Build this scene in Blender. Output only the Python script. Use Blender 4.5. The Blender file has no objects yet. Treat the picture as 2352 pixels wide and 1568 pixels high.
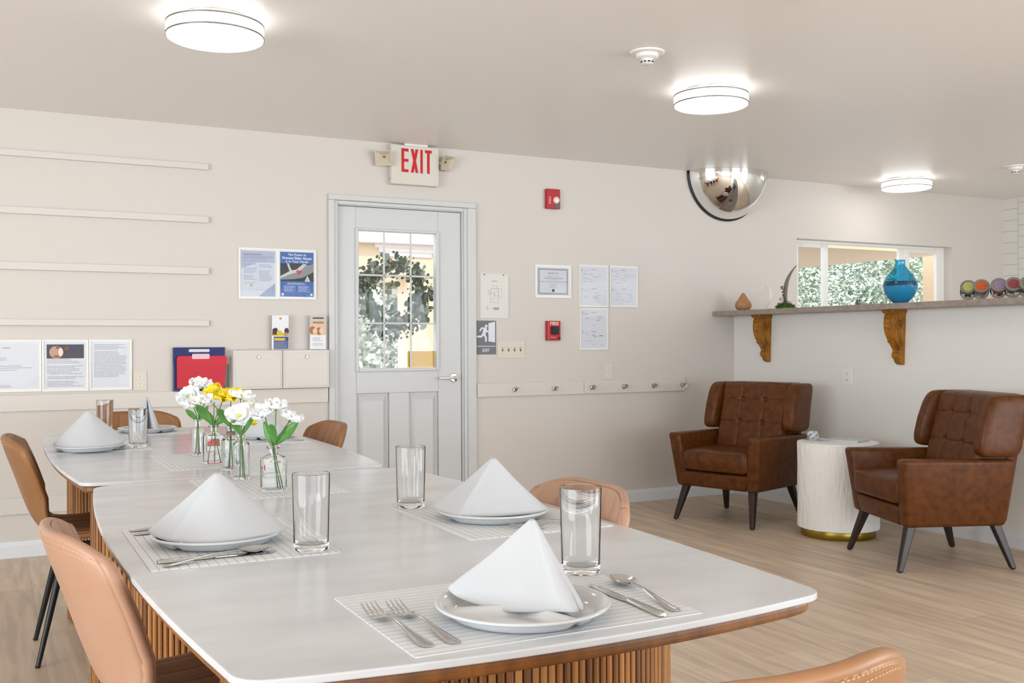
import bpy, bmesh, math, random
from mathutils import Vector, Matrix
random.seed(7)
PI = math.pi
SC = bpy.context.scene
C = SC.collection
R = math.radians

# ---------------------------------------------------------------- camera
YAW, ROLL, EYE = R(27.3), R(0.22), 1.157
cam = bpy.data.cameras.new('camera'); cam.sensor_width = 36.0; cam.lens = 36.0 * 2329.0 / 2352.0
cam.shift_y = 4.0 / 2352.0; cam.clip_start = 0.05; cam.clip_end = 200
co = bpy.data.objects.new('camera', cam); C.objects.link(co)
co.matrix_world = (Matrix.Translation((0, 0, EYE)) @ Matrix.Rotation(-YAW, 4, 'Z')
                   @ Matrix.Rotation(PI / 2, 4, 'X') @ Matrix.Rotation(-ROLL, 4, 'Z'))
SC.camera = co
# ---------------------------------------------------------------- sky, sun, exposure
w = bpy.data.worlds.new('daylight'); SC.world = w; w.use_nodes = True
bg = w.node_tree.nodes['Background']; bg.inputs[0].default_value = (0.86, 0.93, 1.0, 1); bg.inputs[1].default_value = 2.3
sl = bpy.data.lights.new('sun', 'SUN'); sl.energy = 2.0; sl.angle = R(3); sl.color = (1, .96, .9)
so = bpy.data.objects.new('sun', sl); C.objects.link(so)
so.rotation_euler = (R(38), R(-12), 0)
SC.view_settings.view_transform = 'Standard'; SC.view_settings.look = 'None'
SC.view_settings.exposure = -0.06; SC.view_settings.gamma = 1.0; SC.view_settings.use_curve_mapping = False
LAMP = 8.0            # emission of the ceiling lights
WIN = 105.0            # fill from area lamps set at the unseen windows

def area(name, loc, rot, sx, sy, e, col=(1, 1, 1)):
    l = bpy.data.lights.new(name, 'AREA'); l.shape = 'RECTANGLE'; l.size = sx; l.size_y = sy; l.energy = e; l.color = col
    o = bpy.data.objects.new(name, l); C.objects.link(o); o.location = loc; o.rotation_euler = rot
    return o
area('rear_window_fill', (0.4, -6.05, 1.25), (R(117), 0, 0), 4.4, 2.0, WIN * 1.15, (.82, .92, 1))  # lamps at unseen windows, tilted up to brighten ceiling and walls
area('rear_window_fill', (5.8, -6.05, 1.25), (R(117), 0, 0), 3.8, 2.0, WIN * 2.4, (.82, .92, 1))
area('side_window_fill', (-5.55, -.4, 1.25), (R(103), 0, R(-90)), 6.4, 2.0, WIN * 3.9, (.82, .92, 1))
area('side_window_fill', (8.30, -1.2, 1.25), (R(117), 0, R(90)), 3.6, 2.0, WIN * 1.9, (.82, .92, 1))  # added on this side to brighten the right of the room

# ---------------------------------------------------------------- materials
def lin(c):
    if isinstance(c, str):
        c = [int(c[i:i + 2], 16) for i in (0, 2, 4)]
    return tuple(((v / 255) / 12.92 if v / 255 <= .04045 else ((v / 255 + .055) / 1.055) ** 2.4) for v in c) + (1,)
MATS = {}
def mat(name, col, rough=.5, metal=0, spec=.5, noise=None, bump=None, trans=0, emit=0, ior=1.45, coat=0, alpha=1, sheen=0):
    """noise = (scale xyz, colour2, contrast)   bump = (scale xyz, strength, distance)"""
    if name in MATS: return MATS[name]
    m = bpy.data.materials.new(name); m.use_nodes = True; nt = m.node_tree; b = nt.nodes['Principled BSDF']
    b.inputs['Base Color'].default_value = lin(col); b.inputs['Roughness'].default_value = rough
    b.inputs['Metallic'].default_value = metal; b.inputs['Specular IOR Level'].default_value = spec
    b.inputs['Transmission Weight'].default_value = trans; b.inputs['IOR'].default_value = ior
    b.inputs['Coat Weight'].default_value = coat; b.inputs['Alpha'].default_value = alpha
    if sheen: b.inputs['Sheen Weight'].default_value = sheen
    if emit:
        b.inputs['Emission Color'].default_value = (1, .99, .98, 1); b.inputs['Emission Strength'].default_value = emit
    if noise or bump:
        tc = nt.nodes.new('ShaderNodeTexCoord')
    if noise:
        mp = nt.nodes.new('ShaderNodeMapping'); mp.inputs['Scale'].default_value = noise[0]
        nt.links.new(tc.outputs['Object'], mp.inputs[0])
        n = nt.nodes.new('ShaderNodeTexNoise'); n.inputs['Scale'].default_value = 1; n.inputs['Detail'].default_value = 6
        nt.links.new(mp.outputs[0], n.inputs[0])
        r = nt.nodes.new('ShaderNodeValToRGB'); k = noise[2]
        r.color_ramp.elements[0].position = .5 - k; r.color_ramp.elements[0].color = lin(noise[1])
        r.color_ramp.elements[1].position = .5 + k; r.color_ramp.elements[1].color = lin(col)
        nt.links.new(n.outputs[0], r.inputs[0]); nt.links.new(r.outputs[0], b.inputs['Base Color'])
    if bump:
        mp = nt.nodes.new('ShaderNodeMapping'); mp.inputs['Scale'].default_value = bump[0]
        nt.links.new(tc.outputs['Object'], mp.inputs[0])
        n = nt.nodes.new('ShaderNodeTexNoise'); n.inputs['Scale'].default_value = 1; n.inputs['Detail'].default_value = 4
        nt.links.new(mp.outputs[0], n.inputs[0])
        bp = nt.nodes.new('ShaderNodeBump'); bp.inputs['Strength'].default_value = bump[1]; bp.inputs['Distance'].default_value = bump[2]
        nt.links.new(n.outputs[0], bp.inputs['Height']); nt.links.new(bp.outputs[0], b.inputs['Normal'])
    MATS[name] = m
    return m
def pane_mat(name, tint=(1, 1, 1, 1), refl=.5):
    if name in MATS: return MATS[name]
    m = bpy.data.materials.new(name); m.use_nodes = True; nt = m.node_tree; nt.nodes.clear()
    o = nt.nodes.new('ShaderNodeOutputMaterial'); t = nt.nodes.new('ShaderNodeBsdfTransparent'); t.inputs[0].default_value = tint
    g = nt.nodes.new('ShaderNodeBsdfGlossy'); g.inputs['Roughness'].default_value = .02
    lw = nt.nodes.new('ShaderNodeLayerWeight'); lw.inputs[0].default_value = .5
    p5 = nt.nodes.new('ShaderNodeMath'); p5.operation = 'POWER'; p5.inputs[1].default_value = 5; nt.links.new(lw.outputs['Facing'], p5.inputs[0])
    f = nt.nodes.new('ShaderNodeMapRange'); f.inputs[3].default_value = .025 * refl; f.inputs[4].default_value = .8; nt.links.new(p5.outputs[0], f.inputs[0])
    x = nt.nodes.new('ShaderNodeMixShader')
    nt.links.new(f.outputs[0], x.inputs[0]); nt.links.new(t.outputs[0], x.inputs[1]); nt.links.new(g.outputs[0], x.inputs[2])
    nt.links.new(x.outputs[0], o.inputs[0]); MATS[name] = m
    return m
def floor_mat():
    m = bpy.data.materials.new('oak_planks'); m.use_nodes = True; nt = m.node_tree; b = nt.nodes['Principled BSDF']
    tc = nt.nodes.new('ShaderNodeTexCoord')
    mp = nt.nodes.new('ShaderNodeMapping'); mp.inputs['Rotation'].default_value = (0, 0, R(90))
    nt.links.new(tc.outputs['Object'], mp.inputs[0])
    br = nt.nodes.new('ShaderNodeTexBrick'); br.offset = .37; br.inputs['Scale'].default_value = 1
    br.inputs['Brick Width'].default_value = 1.22; br.inputs['Row Height'].default_value = .18; br.inputs['Mortar Size'].default_value = .0012
    br.inputs['Mortar Smooth'].default_value = .3
    br.inputs['Color1'].default_value = lin('dfcab2'); br.inputs['Color2'].default_value = lin('d0baa2'); br.inputs['Mortar'].default_value = lin('b89e84')
    br.inputs['Bias'].default_value = -.1
    nt.links.new(mp.outputs[0], br.inputs[0])
    m2 = nt.nodes.new('ShaderNodeMapping'); m2.inputs['Scale'].default_value = (16, 1.3, 1)
    nt.links.new(tc.outputs['Object'], m2.inputs[0])
    n = nt.nodes.new('ShaderNodeTexNoise'); n.inputs['Scale'].default_value = 1.3; n.inputs['Detail'].default_value = 8; n.inputs['Distortion'].default_value = .6
    nt.links.new(m2.outputs[0], n.inputs[0])
    r = nt.nodes.new('ShaderNodeValToRGB'); r.color_ramp.elements[0].position = .34; r.color_ramp.elements[0].color = (.66, .64, .62, 1)
    r.color_ramp.elements[1].position = .62; r.color_ramp.elements[1].color = (1, 1, 1, 1)
    nt.links.new(n.outputs[0], r.inputs[0])
    x = nt.nodes.new('ShaderNodeMix'); x.data_type = 'RGBA'; x.blend_type = 'MULTIPLY'; x.inputs[0].default_value = .75
    nt.links.new(br.outputs[0], x.inputs[6]); nt.links.new(r.outputs[0], x.inputs[7]); nt.links.new(x.outputs[2], b.inputs['Base Color'])
    b.inputs['Roughness'].default_value = .42
    return m
def tile_mat():
    m = bpy.data.materials.new('white_tile'); m.use_nodes = True; nt = m.node_tree; b = nt.nodes['Principled BSDF']
    tc = nt.nodes.new('ShaderNodeTexCoord'); mp = nt.nodes.new('ShaderNodeMapping'); mp.inputs['Rotation'].default_value = (R(90), R(90), 0)
    s = nt.nodes.new('ShaderNodeSeparateXYZ'); cb = nt.nodes.new('ShaderNodeCombineXYZ')
    nt.links.new(tc.outputs['Object'], s.inputs[0]); nt.links.new(s.outputs[2], cb.inputs[0]); nt.links.new(s.outputs[1], cb.inputs[1])
    br = nt.nodes.new('ShaderNodeTexBrick'); br.inputs['Scale'].default_value = 1; br.inputs['Brick Width'].default_value = .1
    br.inputs['Row Height'].default_value = .2; br.inputs['Mortar Size'].default_value = .003
    br.inputs['Color1'].default_value = lin('e4e0d8'); br.inputs['Color2'].default_value = lin('e0dcd4'); br.inputs['Mortar'].default_value = lin('bdb7ae')
    nt.links.new(cb.outputs[0], br.inputs[0]); nt.links.new(br.outputs[0], b.inputs['Base Color']); b.inputs['Roughness'].default_value = .2
    return m
def mat_weave(name, c1, c2, sx, sy):
    """woven vinyl placemat: fine basket weave plus ribs along local x"""
    m = bpy.data.materials.new(name); m.use_nodes = True; nt = m.node_tree; b = nt.nodes['Principled BSDF']
    tc = nt.nodes.new('ShaderNodeTexCoord'); s = nt.nodes.new('ShaderNodeSeparateXYZ'); nt.links.new(tc.outputs['Object'], s.inputs[0])
    def wave(ax, per, thr):
        a = nt.nodes.new('ShaderNodeMath'); a.operation = 'MULTIPLY'; a.inputs[1].default_value = 2 * PI / per; nt.links.new(s.outputs[ax], a.inputs[0])
        q = nt.nodes.new('ShaderNodeMath'); q.operation = 'SINE'; nt.links.new(a.outputs[0], q.inputs[0])
        g = nt.nodes.new('ShaderNodeMapRange'); g.inputs[1].default_value = thr; g.inputs[2].default_value = 1; nt.links.new(q.outputs[0], g.inputs[0])
        return g.outputs[0]
    rib = wave(1, sy, .86); fx = wave(0, sx, .0); fy = wave(1, sx, .0)
    mu = nt.nodes.new('ShaderNodeMath'); mu.operation = 'MULTIPLY'; nt.links.new(fx, mu.inputs[0]); nt.links.new(fy, mu.inputs[1])
    hf = nt.nodes.new('ShaderNodeMath'); hf.operation = 'MULTIPLY'; hf.inputs[1].default_value = .3; nt.links.new(mu.outputs[0], hf.inputs[0])
    mx = nt.nodes.new('ShaderNodeMath'); mx.operation = 'MAXIMUM'; nt.links.new(rib, mx.inputs[0]); nt.links.new(hf.outputs[0], mx.inputs[1])
    x = nt.nodes.new('ShaderNodeMix'); x.data_type = 'RGBA'; x.inputs[6].default_value = lin(c1); x.inputs[7].default_value = lin(c2)
    nt.links.new(mx.outputs[0], x.inputs[0]); nt.links.new(x.outputs[2], b.inputs['Base Color'])
    bp = nt.nodes.new('ShaderNodeBump'); bp.inputs['Strength'].default_value = .5; bp.inputs['Distance'].default_value = .0006
    bp.invert = True
    nt.links.new(mx.outputs[0], bp.inputs['Height']); nt.links.new(bp.outputs[0], b.inputs['Normal']); b.inputs['Roughness'].default_value = .55
    return m
WALLC = 'd6cec6'
m_wall = mat('wall_paint', WALLC, .45, bump=((60, 60, 60), .08, .002))
m_ceil = mat('ceiling_paint', 'f6f2ee', .38, bump=((9, 9, 9), .05, .006))
m_trimw = mat('painted_trim', 'd9d2ca', .35)
m_base = mat('baseboard_paint', 'e2e4e6', .35)
m_door = mat('door_paint', 'd0d0cf', .35)
m_floor = floor_mat()
m_white = mat('white_plastic', 'f0eee9', .35)
m_ivory = mat('ivory_plastic', 'dcd3c4', .4)
m_grout = mat('slot_dark', '4a4238', .6)
m_nickel = mat('brushed_nickel', 'b9b6b0', .28, 1)
m_chrome = mat('chrome', 'e8e8e8', .03, 1)
m_steel = mat('cutlery_steel', 'c9c9c9', .12, 1)
m_black = mat('black_metal', '17171a', .4)
m_glass = mat('clear_glass', 'ffffff', .0, trans=1, ior=1.45)
m_tglass = mat('tumbler_glass', 'fdfefe', .0, trans=1, ior=1.3)
m_stone = mat('sintered_stone', 'd2d3d6', .2, noise=((3.5, 8, 4), 'c5c5c8', .17))
m_walnut = mat('walnut', 'a8713c', .42, noise=((30, 30, 2.2), '754722', .22))
m_walnut2 = mat('walnut_light', 'bd8446', .42, noise=((34, 34, 2.0), '8a572b', .22))
m_walnut3 = mat('walnut_dark', '8d5a2d', .42, noise=((28, 28, 2.6), '5f3919', .22))
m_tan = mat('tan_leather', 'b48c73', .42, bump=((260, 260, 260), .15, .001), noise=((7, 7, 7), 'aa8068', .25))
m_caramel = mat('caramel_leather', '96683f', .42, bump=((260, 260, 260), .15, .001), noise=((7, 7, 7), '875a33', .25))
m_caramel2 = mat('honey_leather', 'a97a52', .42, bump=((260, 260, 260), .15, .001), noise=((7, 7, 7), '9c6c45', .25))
m_brown = mat('brown_leather', '693a14', .38, spec=.3, bump=((240, 240, 240), .15, .001), noise=((26, 26, 26), '4d280c', .2))
m_darkleg = mat('espresso_wood', '2b1a17', .35)
m_china = mat('white_china', 'cdcecf', .12, coat=.3)
m_linen = mat('white_linen', 'bebfc1', .8, bump=((900, 900, 900), .15, .0004), sheen=.2)
m_mat = mat_weave('placemat_weave', 'dfe1e3', 'b4b5b6', .0042, .017)
m_corbel = mat('carved_oak', 'b97b1e', .45, noise=((25, 25, 9), '7c480a', .2), bump=((45, 45, 45), .7, .006))
m_counter = mat('grey_laminate', 'a3968c', .4, noise=((28, 28, 28), '8f8177', .2))

# ---------------------------------------------------------------- mesh helper
class MB:
    def __init__(s): s.v = []; s.f = []; s.mi = []; s.m = Matrix.Identity(4); s.k = 0
    def add(s, vs, fs):
        o = len(s.v); s.v += [tuple(s.m @ Vector(v)) for v in vs]
        s.f += [tuple(i + o for i in f) for f in fs]; s.mi += [s.k] * len(fs); return s
    def box(s, x0, x1, y0, y1, z0, z1):
        v = [(x, y, z) for z in (z0, z1) for y in (y0, y1) for x in (x0, x1)]
        return s.add(v, [(0, 2, 3, 1), (4, 5, 7, 6), (0, 1, 5, 4), (2, 6, 7, 3), (0, 4, 6, 2), (1, 3, 7, 5)])
    def lathe(s, prof, seg=32, sx=1, sy=1, c=(0, 0, 0), closed=False):
        n = len(prof); vs = []
        for i in range(seg):
            a = 2 * PI * i / seg
            vs += [(c[0] + r * math.cos(a) * sx, c[1] + r * math.sin(a) * sy, c[2] + z) for r, z in prof]
        fs = []
        for i in range(seg):
            j = (i + 1) % seg
            for k in range(n - 1 if not closed else n):
                l = (k + 1) % n
                fs.append((i * n + k, j * n + k, j * n + l, i * n + l))
        if not closed:
            if prof[0][0] > 1e-6: fs.append(tuple(i * n for i in range(seg))[::-1])
            if prof[-1][0] > 1e-6: fs.append(tuple(i * n + n - 1 for i in range(seg)))
        return s.add(vs, fs)
    def tube(s, pts, rad, seg=8, caps=True, flat=1.0):
        pts = [Vector(p) for p in pts]; n = len(pts)
        if not hasattr(rad, '__len__'): rad = [rad] * n
        vs = []; up = None
        for i, p in enumerate(pts):
            t = (pts[min(i + 1, n - 1)] - pts[max(i - 1, 0)]).normalized()
            if up is None:
                up = Vector((0, 0, 1)) if abs(t.z) < .9 else Vector((1, 0, 0))
            a = t.cross(up)
            if a.length < 1e-5: a = t.orthogonal()
            a.normalize(); b = a.cross(t).normalized(); up = b
            for k in range(seg):
                q = 2 * PI * k / seg
                vs.append(tuple(p + a * (math.cos(q) * rad[i]) + b * (math.sin(q) * rad[i] * flat)))
        fs = [(i * seg + k, i * seg + (k + 1) % seg, (i + 1) * seg + (k + 1) % seg, (i + 1) * seg + k) for i in range(n - 1) for k in range(seg)]
        if caps: fs += [tuple(range(seg))[::-1], tuple((n - 1) * seg + k for k in range(seg))]
        return s.add(vs, fs)
    def prism(s, out, z0, z1):
        n = len(out)
        vs = [(x, y, z0) for x, y in out] + [(x, y, z1) for x, y in out]
        return s.add(vs, [tuple(range(n))[::-1], tuple(range(n, 2 * n))] + [(i, (i + 1) % n, n + (i + 1) % n, n + i) for i in range(n)])
    def grid(s, fn, nu, nv, wrapu=False):
        vs = [fn(i / nu, j / nv) for i in range(nu + (0 if wrapu else 1)) for j in range(nv + 1)]
        W = nv + 1; N = nu if wrapu else nu + 1; fs = []
        for i in range(nu):
            a = i; b = (i + 1) % N
            for j in range(nv): fs.append((a * W + j, b * W + j, b * W + j + 1, a * W + j + 1))
        return s.add(vs, fs)
    def ball(s, c, r, seg=16, rings=10, sc=(1, 1, 1)):
        def fn(u, v):
            a = 2 * PI * u; b = PI * v
            return (c[0] + r * sc[0] * math.sin(b) * math.cos(a), c[1] + r * sc[1] * math.sin(b) * math.sin(a), c[2] - r * sc[2] * math.cos(b))
        return s.grid(fn, seg, rings, True)
    def text(s, body, size, width=None, depth=.0006, align='CENTER', bold=0):
        """text in the local xz plane facing -y, centred at the current matrix"""
        cu = bpy.data.curves.new('t', 'FONT'); cu.body = body; cu.size = size; cu.extrude = depth; cu.align_x = align; cu.align_y = 'CENTER'
        cu.offset = bold; cu.resolution_u = 3
        o = bpy.data.objects.new('t', cu); C.objects.link(o); bpy.context.view_layer.update()
        me = o.evaluated_get(bpy.context.evaluated_depsgraph_get()).to_mesh()
        vs = [(v.co.x, -v.co.z, v.co.y) for v in me.vertices]
        if vs:
            x0 = min(v[0] for v in vs); x1 = max(v[0] for v in vs); z0 = min(v[2] for v in vs); z1 = max(v[2] for v in vs)
            kx = (width / (x1 - x0)) if width else 1
            vs = [((v[0] - (x0 + x1) / 2) * kx, v[1], v[2] - (z0 + z1) / 2) for v in vs]
        fs = [tuple(p.vertices) for p in me.polygons]
        s.add(vs, fs); o.evaluated_get(bpy.context.evaluated_depsgraph_get()).to_mesh_clear()
        bpy.data.objects.remove(o); bpy.data.curves.remove(cu)
        return s
    def at(s, x=0, y=0, z=0, rz=0, rx=0, ry=0, sc=1):
        s.m = Matrix.Translation((x, y, z)) @ Matrix.Rotation(rz, 4, 'Z') @ Matrix.Rotation(ry, 4, 'Y') @ Matrix.Rotation(rx, 4, 'X') @ Matrix.Scale(sc, 4)
        return s
    def mk(s, k): s.k = k; return s
    def build(s, name, mats, parent=None, smooth=False, bevel=0, bseg=2, sub=0, solid=0, weld=True, loc=None, rot=None):
        me = bpy.data.meshes.new(name); me.from_pydata(s.v, [], s.f)
        if not isinstance(mats, (list, tuple)): mats = [mats]
        for m in mats: me.materials.append(m)
        me.polygons.foreach_set('material_index', s.mi)
        bm = bmesh.new(); bm.from_mesh(me)
        if weld and smooth: bmesh.ops.remove_doubles(bm, verts=bm.verts, dist=1e-5)
        bmesh.ops.recalc_face_normals(bm, faces=bm.faces)
        bm.to_mesh(me); bm.free()
        o = bpy.data.objects.new(name, me); C.objects.link(o)
        if parent: o.parent = parent
        if loc: o.location = loc
        if rot: o.rotation_euler = rot
        if smooth:
            me.polygons.foreach_set('use_smooth', [True] * len(me.polygons))
            if smooth != True:
                try: me.set_sharp_from_angle(angle=R(smooth))
                except Exception: pass
        if solid:
            q = o.modifiers.new('solidify', 'SOLIDIFY'); q.thickness = solid; q.offset = 0
        if bevel:
            q = o.modifiers.new('bevel', 'BEVEL'); q.width = bevel; q.segments = bseg; q.limit_method = 'ANGLE'; q.angle_limit = R(35)
        if sub:
            q = o.modifiers.new('subdivision', 'SUBSURF'); q.levels = sub; q.render_levels = sub
        return o
def tag(o, label, cat, group=None, kind=None):
    o['label'] = label; o['category'] = cat
    if group: o['group'] = group
    if kind: o['kind'] = kind
    return o
def thing(name, label, cat, loc=(0, 0, 0), rz=0, group=None, rx=0):
    o = bpy.data.objects.new(name, None); C.objects.link(o); o.location = loc; o.rotation_euler = (rx, 0, rz)
    o.empty_display_size = .1
    return tag(o, label, cat, group)
def struct(mb, name, m, **k):
    o = mb.build(name, m, **k); o['kind'] = 'structure'; return o
def dup(root, loc, rz, label, name=None):
    kids = {}
    for o in bpy.data.objects:
        if o.parent: kids.setdefault(o.parent.name, []).append(o)
    def cp(o, par):
        c = o.copy(); C.objects.link(c); c.parent = par
        for ch in kids.get(o.name, []): cp(ch, c)
        return c
    r = cp(root, None); r.location = loc; r.rotation_euler = (0, 0, rz); r['label'] = label
    return r

YB = 6.155      # room face of the back wall
XB = 5.102      # room face of the half wall
ZC = 2.445      # ceiling
# ================================================================ STRUCTURE
struct(MB().box(-5.6, 8.4, -6.1, YB + .13, -.05, 0), 'floor', m_floor)
struct(MB().box(-5.6, 8.4, -6.1, YB + .13, ZC, ZC + .06), 'ceiling', m_ceil)
b = MB()
for x0, x1, z0, z1 in [(-5.6, 1.935, 0, ZC), (1.935, 2.825, 2.045, ZC), (2.825, 5.74, 0, ZC), (5.74, 7.54, 0, 1.04), (5.74, 7.54, 1.987, ZC), (7.54, 8.4, 0, ZC)]:
    b.box(x0, x1, YB, YB + .13, z0, z1)
struct(b, 'wall_back', m_wall)
b = MB()
for y0, y1, z0, z1 in [(-6.1, -3.6, 0, ZC), (-3.6, 2.8, 0, .25), (-3.6, 2.8, 2.25, ZC), (2.8, YB + .13, 0, ZC)]: b.box(-5.65, -5.5, y0, y1, z0, z1)
struct(b, 'wall_left', m_wall)
b = MB()
for x0, x1, z0, z1 in [(-5.65, -1.8, 0, ZC), (-1.8, 2.6, 0, .25), (-1.8, 2.6, 2.25, ZC), (2.6, 3.9, 0, ZC), (3.9, 7.7, 0, .25), (3.9, 7.7, 2.25, ZC), (7.7, 8.4, 0, ZC)]: b.box(x0, x1, -6.15, -6.0, z0, z1)
struct(b, 'wall_rear', m_wall)
struct(MB().box(8.21, 8.36, 1.2, YB, 0, ZC), 'wall_right', tile_mat())
b = MB()
for y0, y1, z0, z1 in [(-6.0, -3.0, 0, ZC), (-3.0, .6, 0, .25), (-3.0, .6, 2.25, ZC), (.6, 1.2, 0, ZC)]: b.box(8.21, 8.36, y0, y1, z0, z1)
struct(b, 'wall_side', m_wall)
struct(MB().box(XB, XB + .13, 1.9, YB, 0, 1.3565), 'wall_bar', mat('wall_paint_lightened', 'edeae4', .45))  # wall paint lightened in colour, as too little light reaches this wall

def baseboard(name, x0, x1, axis='x', at=YB, d=-1):
    """profiled board 0.088 high"""
    pr = [(0, 0), (.014, 0), (.014, .062), (.010, .074), (.006, .088), (0, .088)]
    b = MB()
    for (p, q) in [(x0, x1)]:
        vs = []
        for t in (p, q):
            for a, z in pr:
                vs.append((t, at + d * a, z) if axis == 'x' else (at + d * a, t, z))
        n = len(pr)
        b.add(vs, [tuple(range(n)), tuple(range(n, 2 * n))[::-1]] + [(i, (i + 1) % n, n + (i + 1) % n, n + i) for i in range(n)])
    return struct(b, name, m_base)
baseboard('baseboard_back', -5.5, 1.88); baseboard('baseboard_back', 2.9, XB)
baseboard('baseboard_right', 1.9, YB - .014, 'y', XB)
baseboard('baseboard_left', -6, YB - .014, 'y', -5.5, 1)
# slim rails on the left of the back wall
for n, (z0, z1) in enumerate([(2.186, 2.222), (1.873, 1.912), (1.568, 1.611), (1.264, 1.300)]):
    struct(MB().box(-1.5, 1.157, YB - .022, YB, z0, z1), 'trim_%d' % (n + 1), m_trimw, bevel=.003)
struct(MB().box(-5.5, 1.88, YB - .016, YB, .795, .885), 'trim_5', m_trimw, bevel=.003)
struct(MB().box(-5.5, 1.88, YB - .016, YB, .235, .325), 'trim_6', m_trimw, bevel=.003)
# ---------------------------------------------------------------- door
b = MB()
for x0, x1, z0, z1 in [(1.885, 1.945, 0, 2.03), (2.815, 2.9, 0, 2.03)]:
    b.box(x0, x1, YB - .012, YB, z0, 2.058)
    b.box(x0 + (.0 if x0 < 2 else .022), x1 - (.022 if x0 < 2 else .0), YB - .022, YB - .012, z0, 2.058)
b.box(1.9455, 2.8145, YB - .012, YB, 2.035, 2.0575); b.box(1.885, 2.9, YB - .022, YB, 2.0585, 2.094)
for x0, x1 in [(1.935, 1.955), (2.806, 2.825)]: b.box(x0, x1, YB, YB + .12, 0, 2.045)
b.box(1.955, 2.806, YB, YB + .12, 2.030, 2.045)
struct(b, 'door_frame_1', m_door, bevel=.004)
d1 = bpy.data.objects.new('door_1', None); C.objects.link(d1); d1.location = (2.38, YB + .02, 0); d1['kind'] = 'structure'
def dX(x): return x - 2.38
b = MB()    # slab: y 0 .. .045
b.box(dX(1.957), dX(2.075), 0, .045, .008, 2.028); b.box(dX(2.64), dX(2.804), 0, .045, .008, 2.028)
b.box(dX(2.075), dX(2.64), 0, .045, 1.885, 2.028); b.box(dX(2.075), dX(2.64), 0, .045, .84, .985); b.box(dX(2.075), dX(2.64), 0, .045, .008, .16)
b.box(dX(2.295), dX(2.432), 0, .045, .16, .84)
for x0, x1 in [(2.075, 2.295), (2.432, 2.64)]:   # raised panels
    x0, x1 = dX(x0), dX(x1); b.box(x0, x1, .02, .04, .16, .84)
    b.add([(x0 + .012, .02, .172), (x1 - .012, .02, .172), (x1 - .012, .02, .828), (x0 + .012, .02, .828),
           (x0 + .04, .004, .21), (x1 - .04, .004, .21), (x1 - .04, .004, .79), (x0 + .04, .004, .79)],
          [(4, 5, 6, 7), (0, 1, 5, 4), (1, 2, 6, 5), (2, 3, 7, 6), (3, 0, 4, 7)])
b.build('slab', m_door, d1, bevel=.003)
b = MB()
gx0, gx1, gz0, gz1 = dX(2.09), dX(2.622), 1.0, 1.878
for x0, x1, z0, z1 in [(gx0 - .022, gx0, gz0 - .022, gz1 + .016), (gx1, gx1 + .022, gz0 - .022, gz1 + .016), (gx0, gx1, gz1, gz1 + .016), (gx0, gx1, gz0 - .022, gz0)]:
    b.box(x0, x1, -.014, .045, z0, z1)
b.build('glazing_frame', m_door, d1, bevel=.005)
b = MB().box(gx0, gx1, .018, .022, gz0, gz1); b.build('glass_pane', pane_mat('door_glass', refl=.45), d1)
b = MB()
for x in (dX(2.264), dX(2.448)): b.box(x - .006, x + .006, .002, .009, gz0, gz1)
for z in (1.2886, 1.596): b.box(gx0, gx1, .002, .009, z - .006, z + .006)
b.build('muntin_grille', m_door, d1, bevel=.002)
b = MB().at(dX(2.748), 0, .93, rx=R(90)); b.lathe([(.0, 0), (.031, 0), (.031, .006), (.026, .011), (.012, .012), (.011, .045), (.0, .045)], 28)
b.at(0, 0, 0).tube([(dX(2.748), -.042, .93), (dX(2.72), -.048, .93), (dX(2.68), -.046, .929), (dX(2.63), -.043, .929)], [.010, .009, .0085, .008], 10)
b.build('lever_handle', m_chrome, d1, smooth=40)
b = MB().ball((dX(2.352), -.003, 1.975), .006); b.ball((dX(2.352), -.003, 1.958), .006); b.build('door_screw', m_white, d1, smooth=True)
b = MB().box(dX(2.43), dX(2.62), .024, .028, 1.003, 1.108)
b.build('amber_sticker', mat('amber_vinyl', 'd6a806', .4), d1)
# ---------------------------------------------------------------- kitchen window
w1 = bpy.data.objects.new('window_1', None); C.objects.link(w1); w1.location = (6.64, YB + .095, 1.5); w1['kind'] = 'structure'
def wb(b, x0, x1, y0, y1, z0, z1): b.box(x0 - 6.64, x1 - 6.64, y0, y1, z0 - 1.5, z1 - 1.5)
b = MB()
wb(b, 5.74, 5.80, -.01, .03, 1.04, 1.987); wb(b, 7.49, 7.54, -.01, .03, 1.04, 1.987); wb(b, 5.80, 7.49, -.01, .03, 1.963, 1.987); wb(b, 5.80, 7.49, -.01, .03, 1.04, 1.09)
b.build('window_frame', m_white, w1, bevel=.003)
for nm, x0, x1 in [('left', 5.80, 6.13), ('right', 7.035, 7.49)]:
    b = MB(); wb(b, x0, x0 + (.03 if nm == 'left' else .063), -.018, .012, 1.09, 1.963); wb(b, x1 - (.032 if nm == 'left' else .055), x1, -.018, .012, 1.09, 1.963)
    wb(b, x0 + .063, x1 - .055, -.017, .012, 1.931, 1.9625); wb(b, x0 + .063, x1 - .055, -.017, .012, 1.0905, 1.12); wb(b, x0 + .0305, x0 + .063, -.016, .011, 1.931, 1.9625)
    sf = b.build('sash', m_white, w1, bevel=.003)
    b = MB(); wb(b, x0 + .02, x1 - .02, -.004, 0, 1.1, 1.95); b.build('pane', pane_mat('window_glass', refl=.3), sf)
b = MB(); wb(b, 6.13, 6.166, -.005, .02, 1.09, 1.963); wb(b, 6.985, 7.035, -.005, .02, 1.09, 1.963); b.build('mullion', m_white, w1, bevel=.003)
b = MB(); wb(b, 6.166, 6.985, .004, .008, 1.09, 1.963); b.build('pane', pane_mat('window_glass'), w1)
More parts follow.
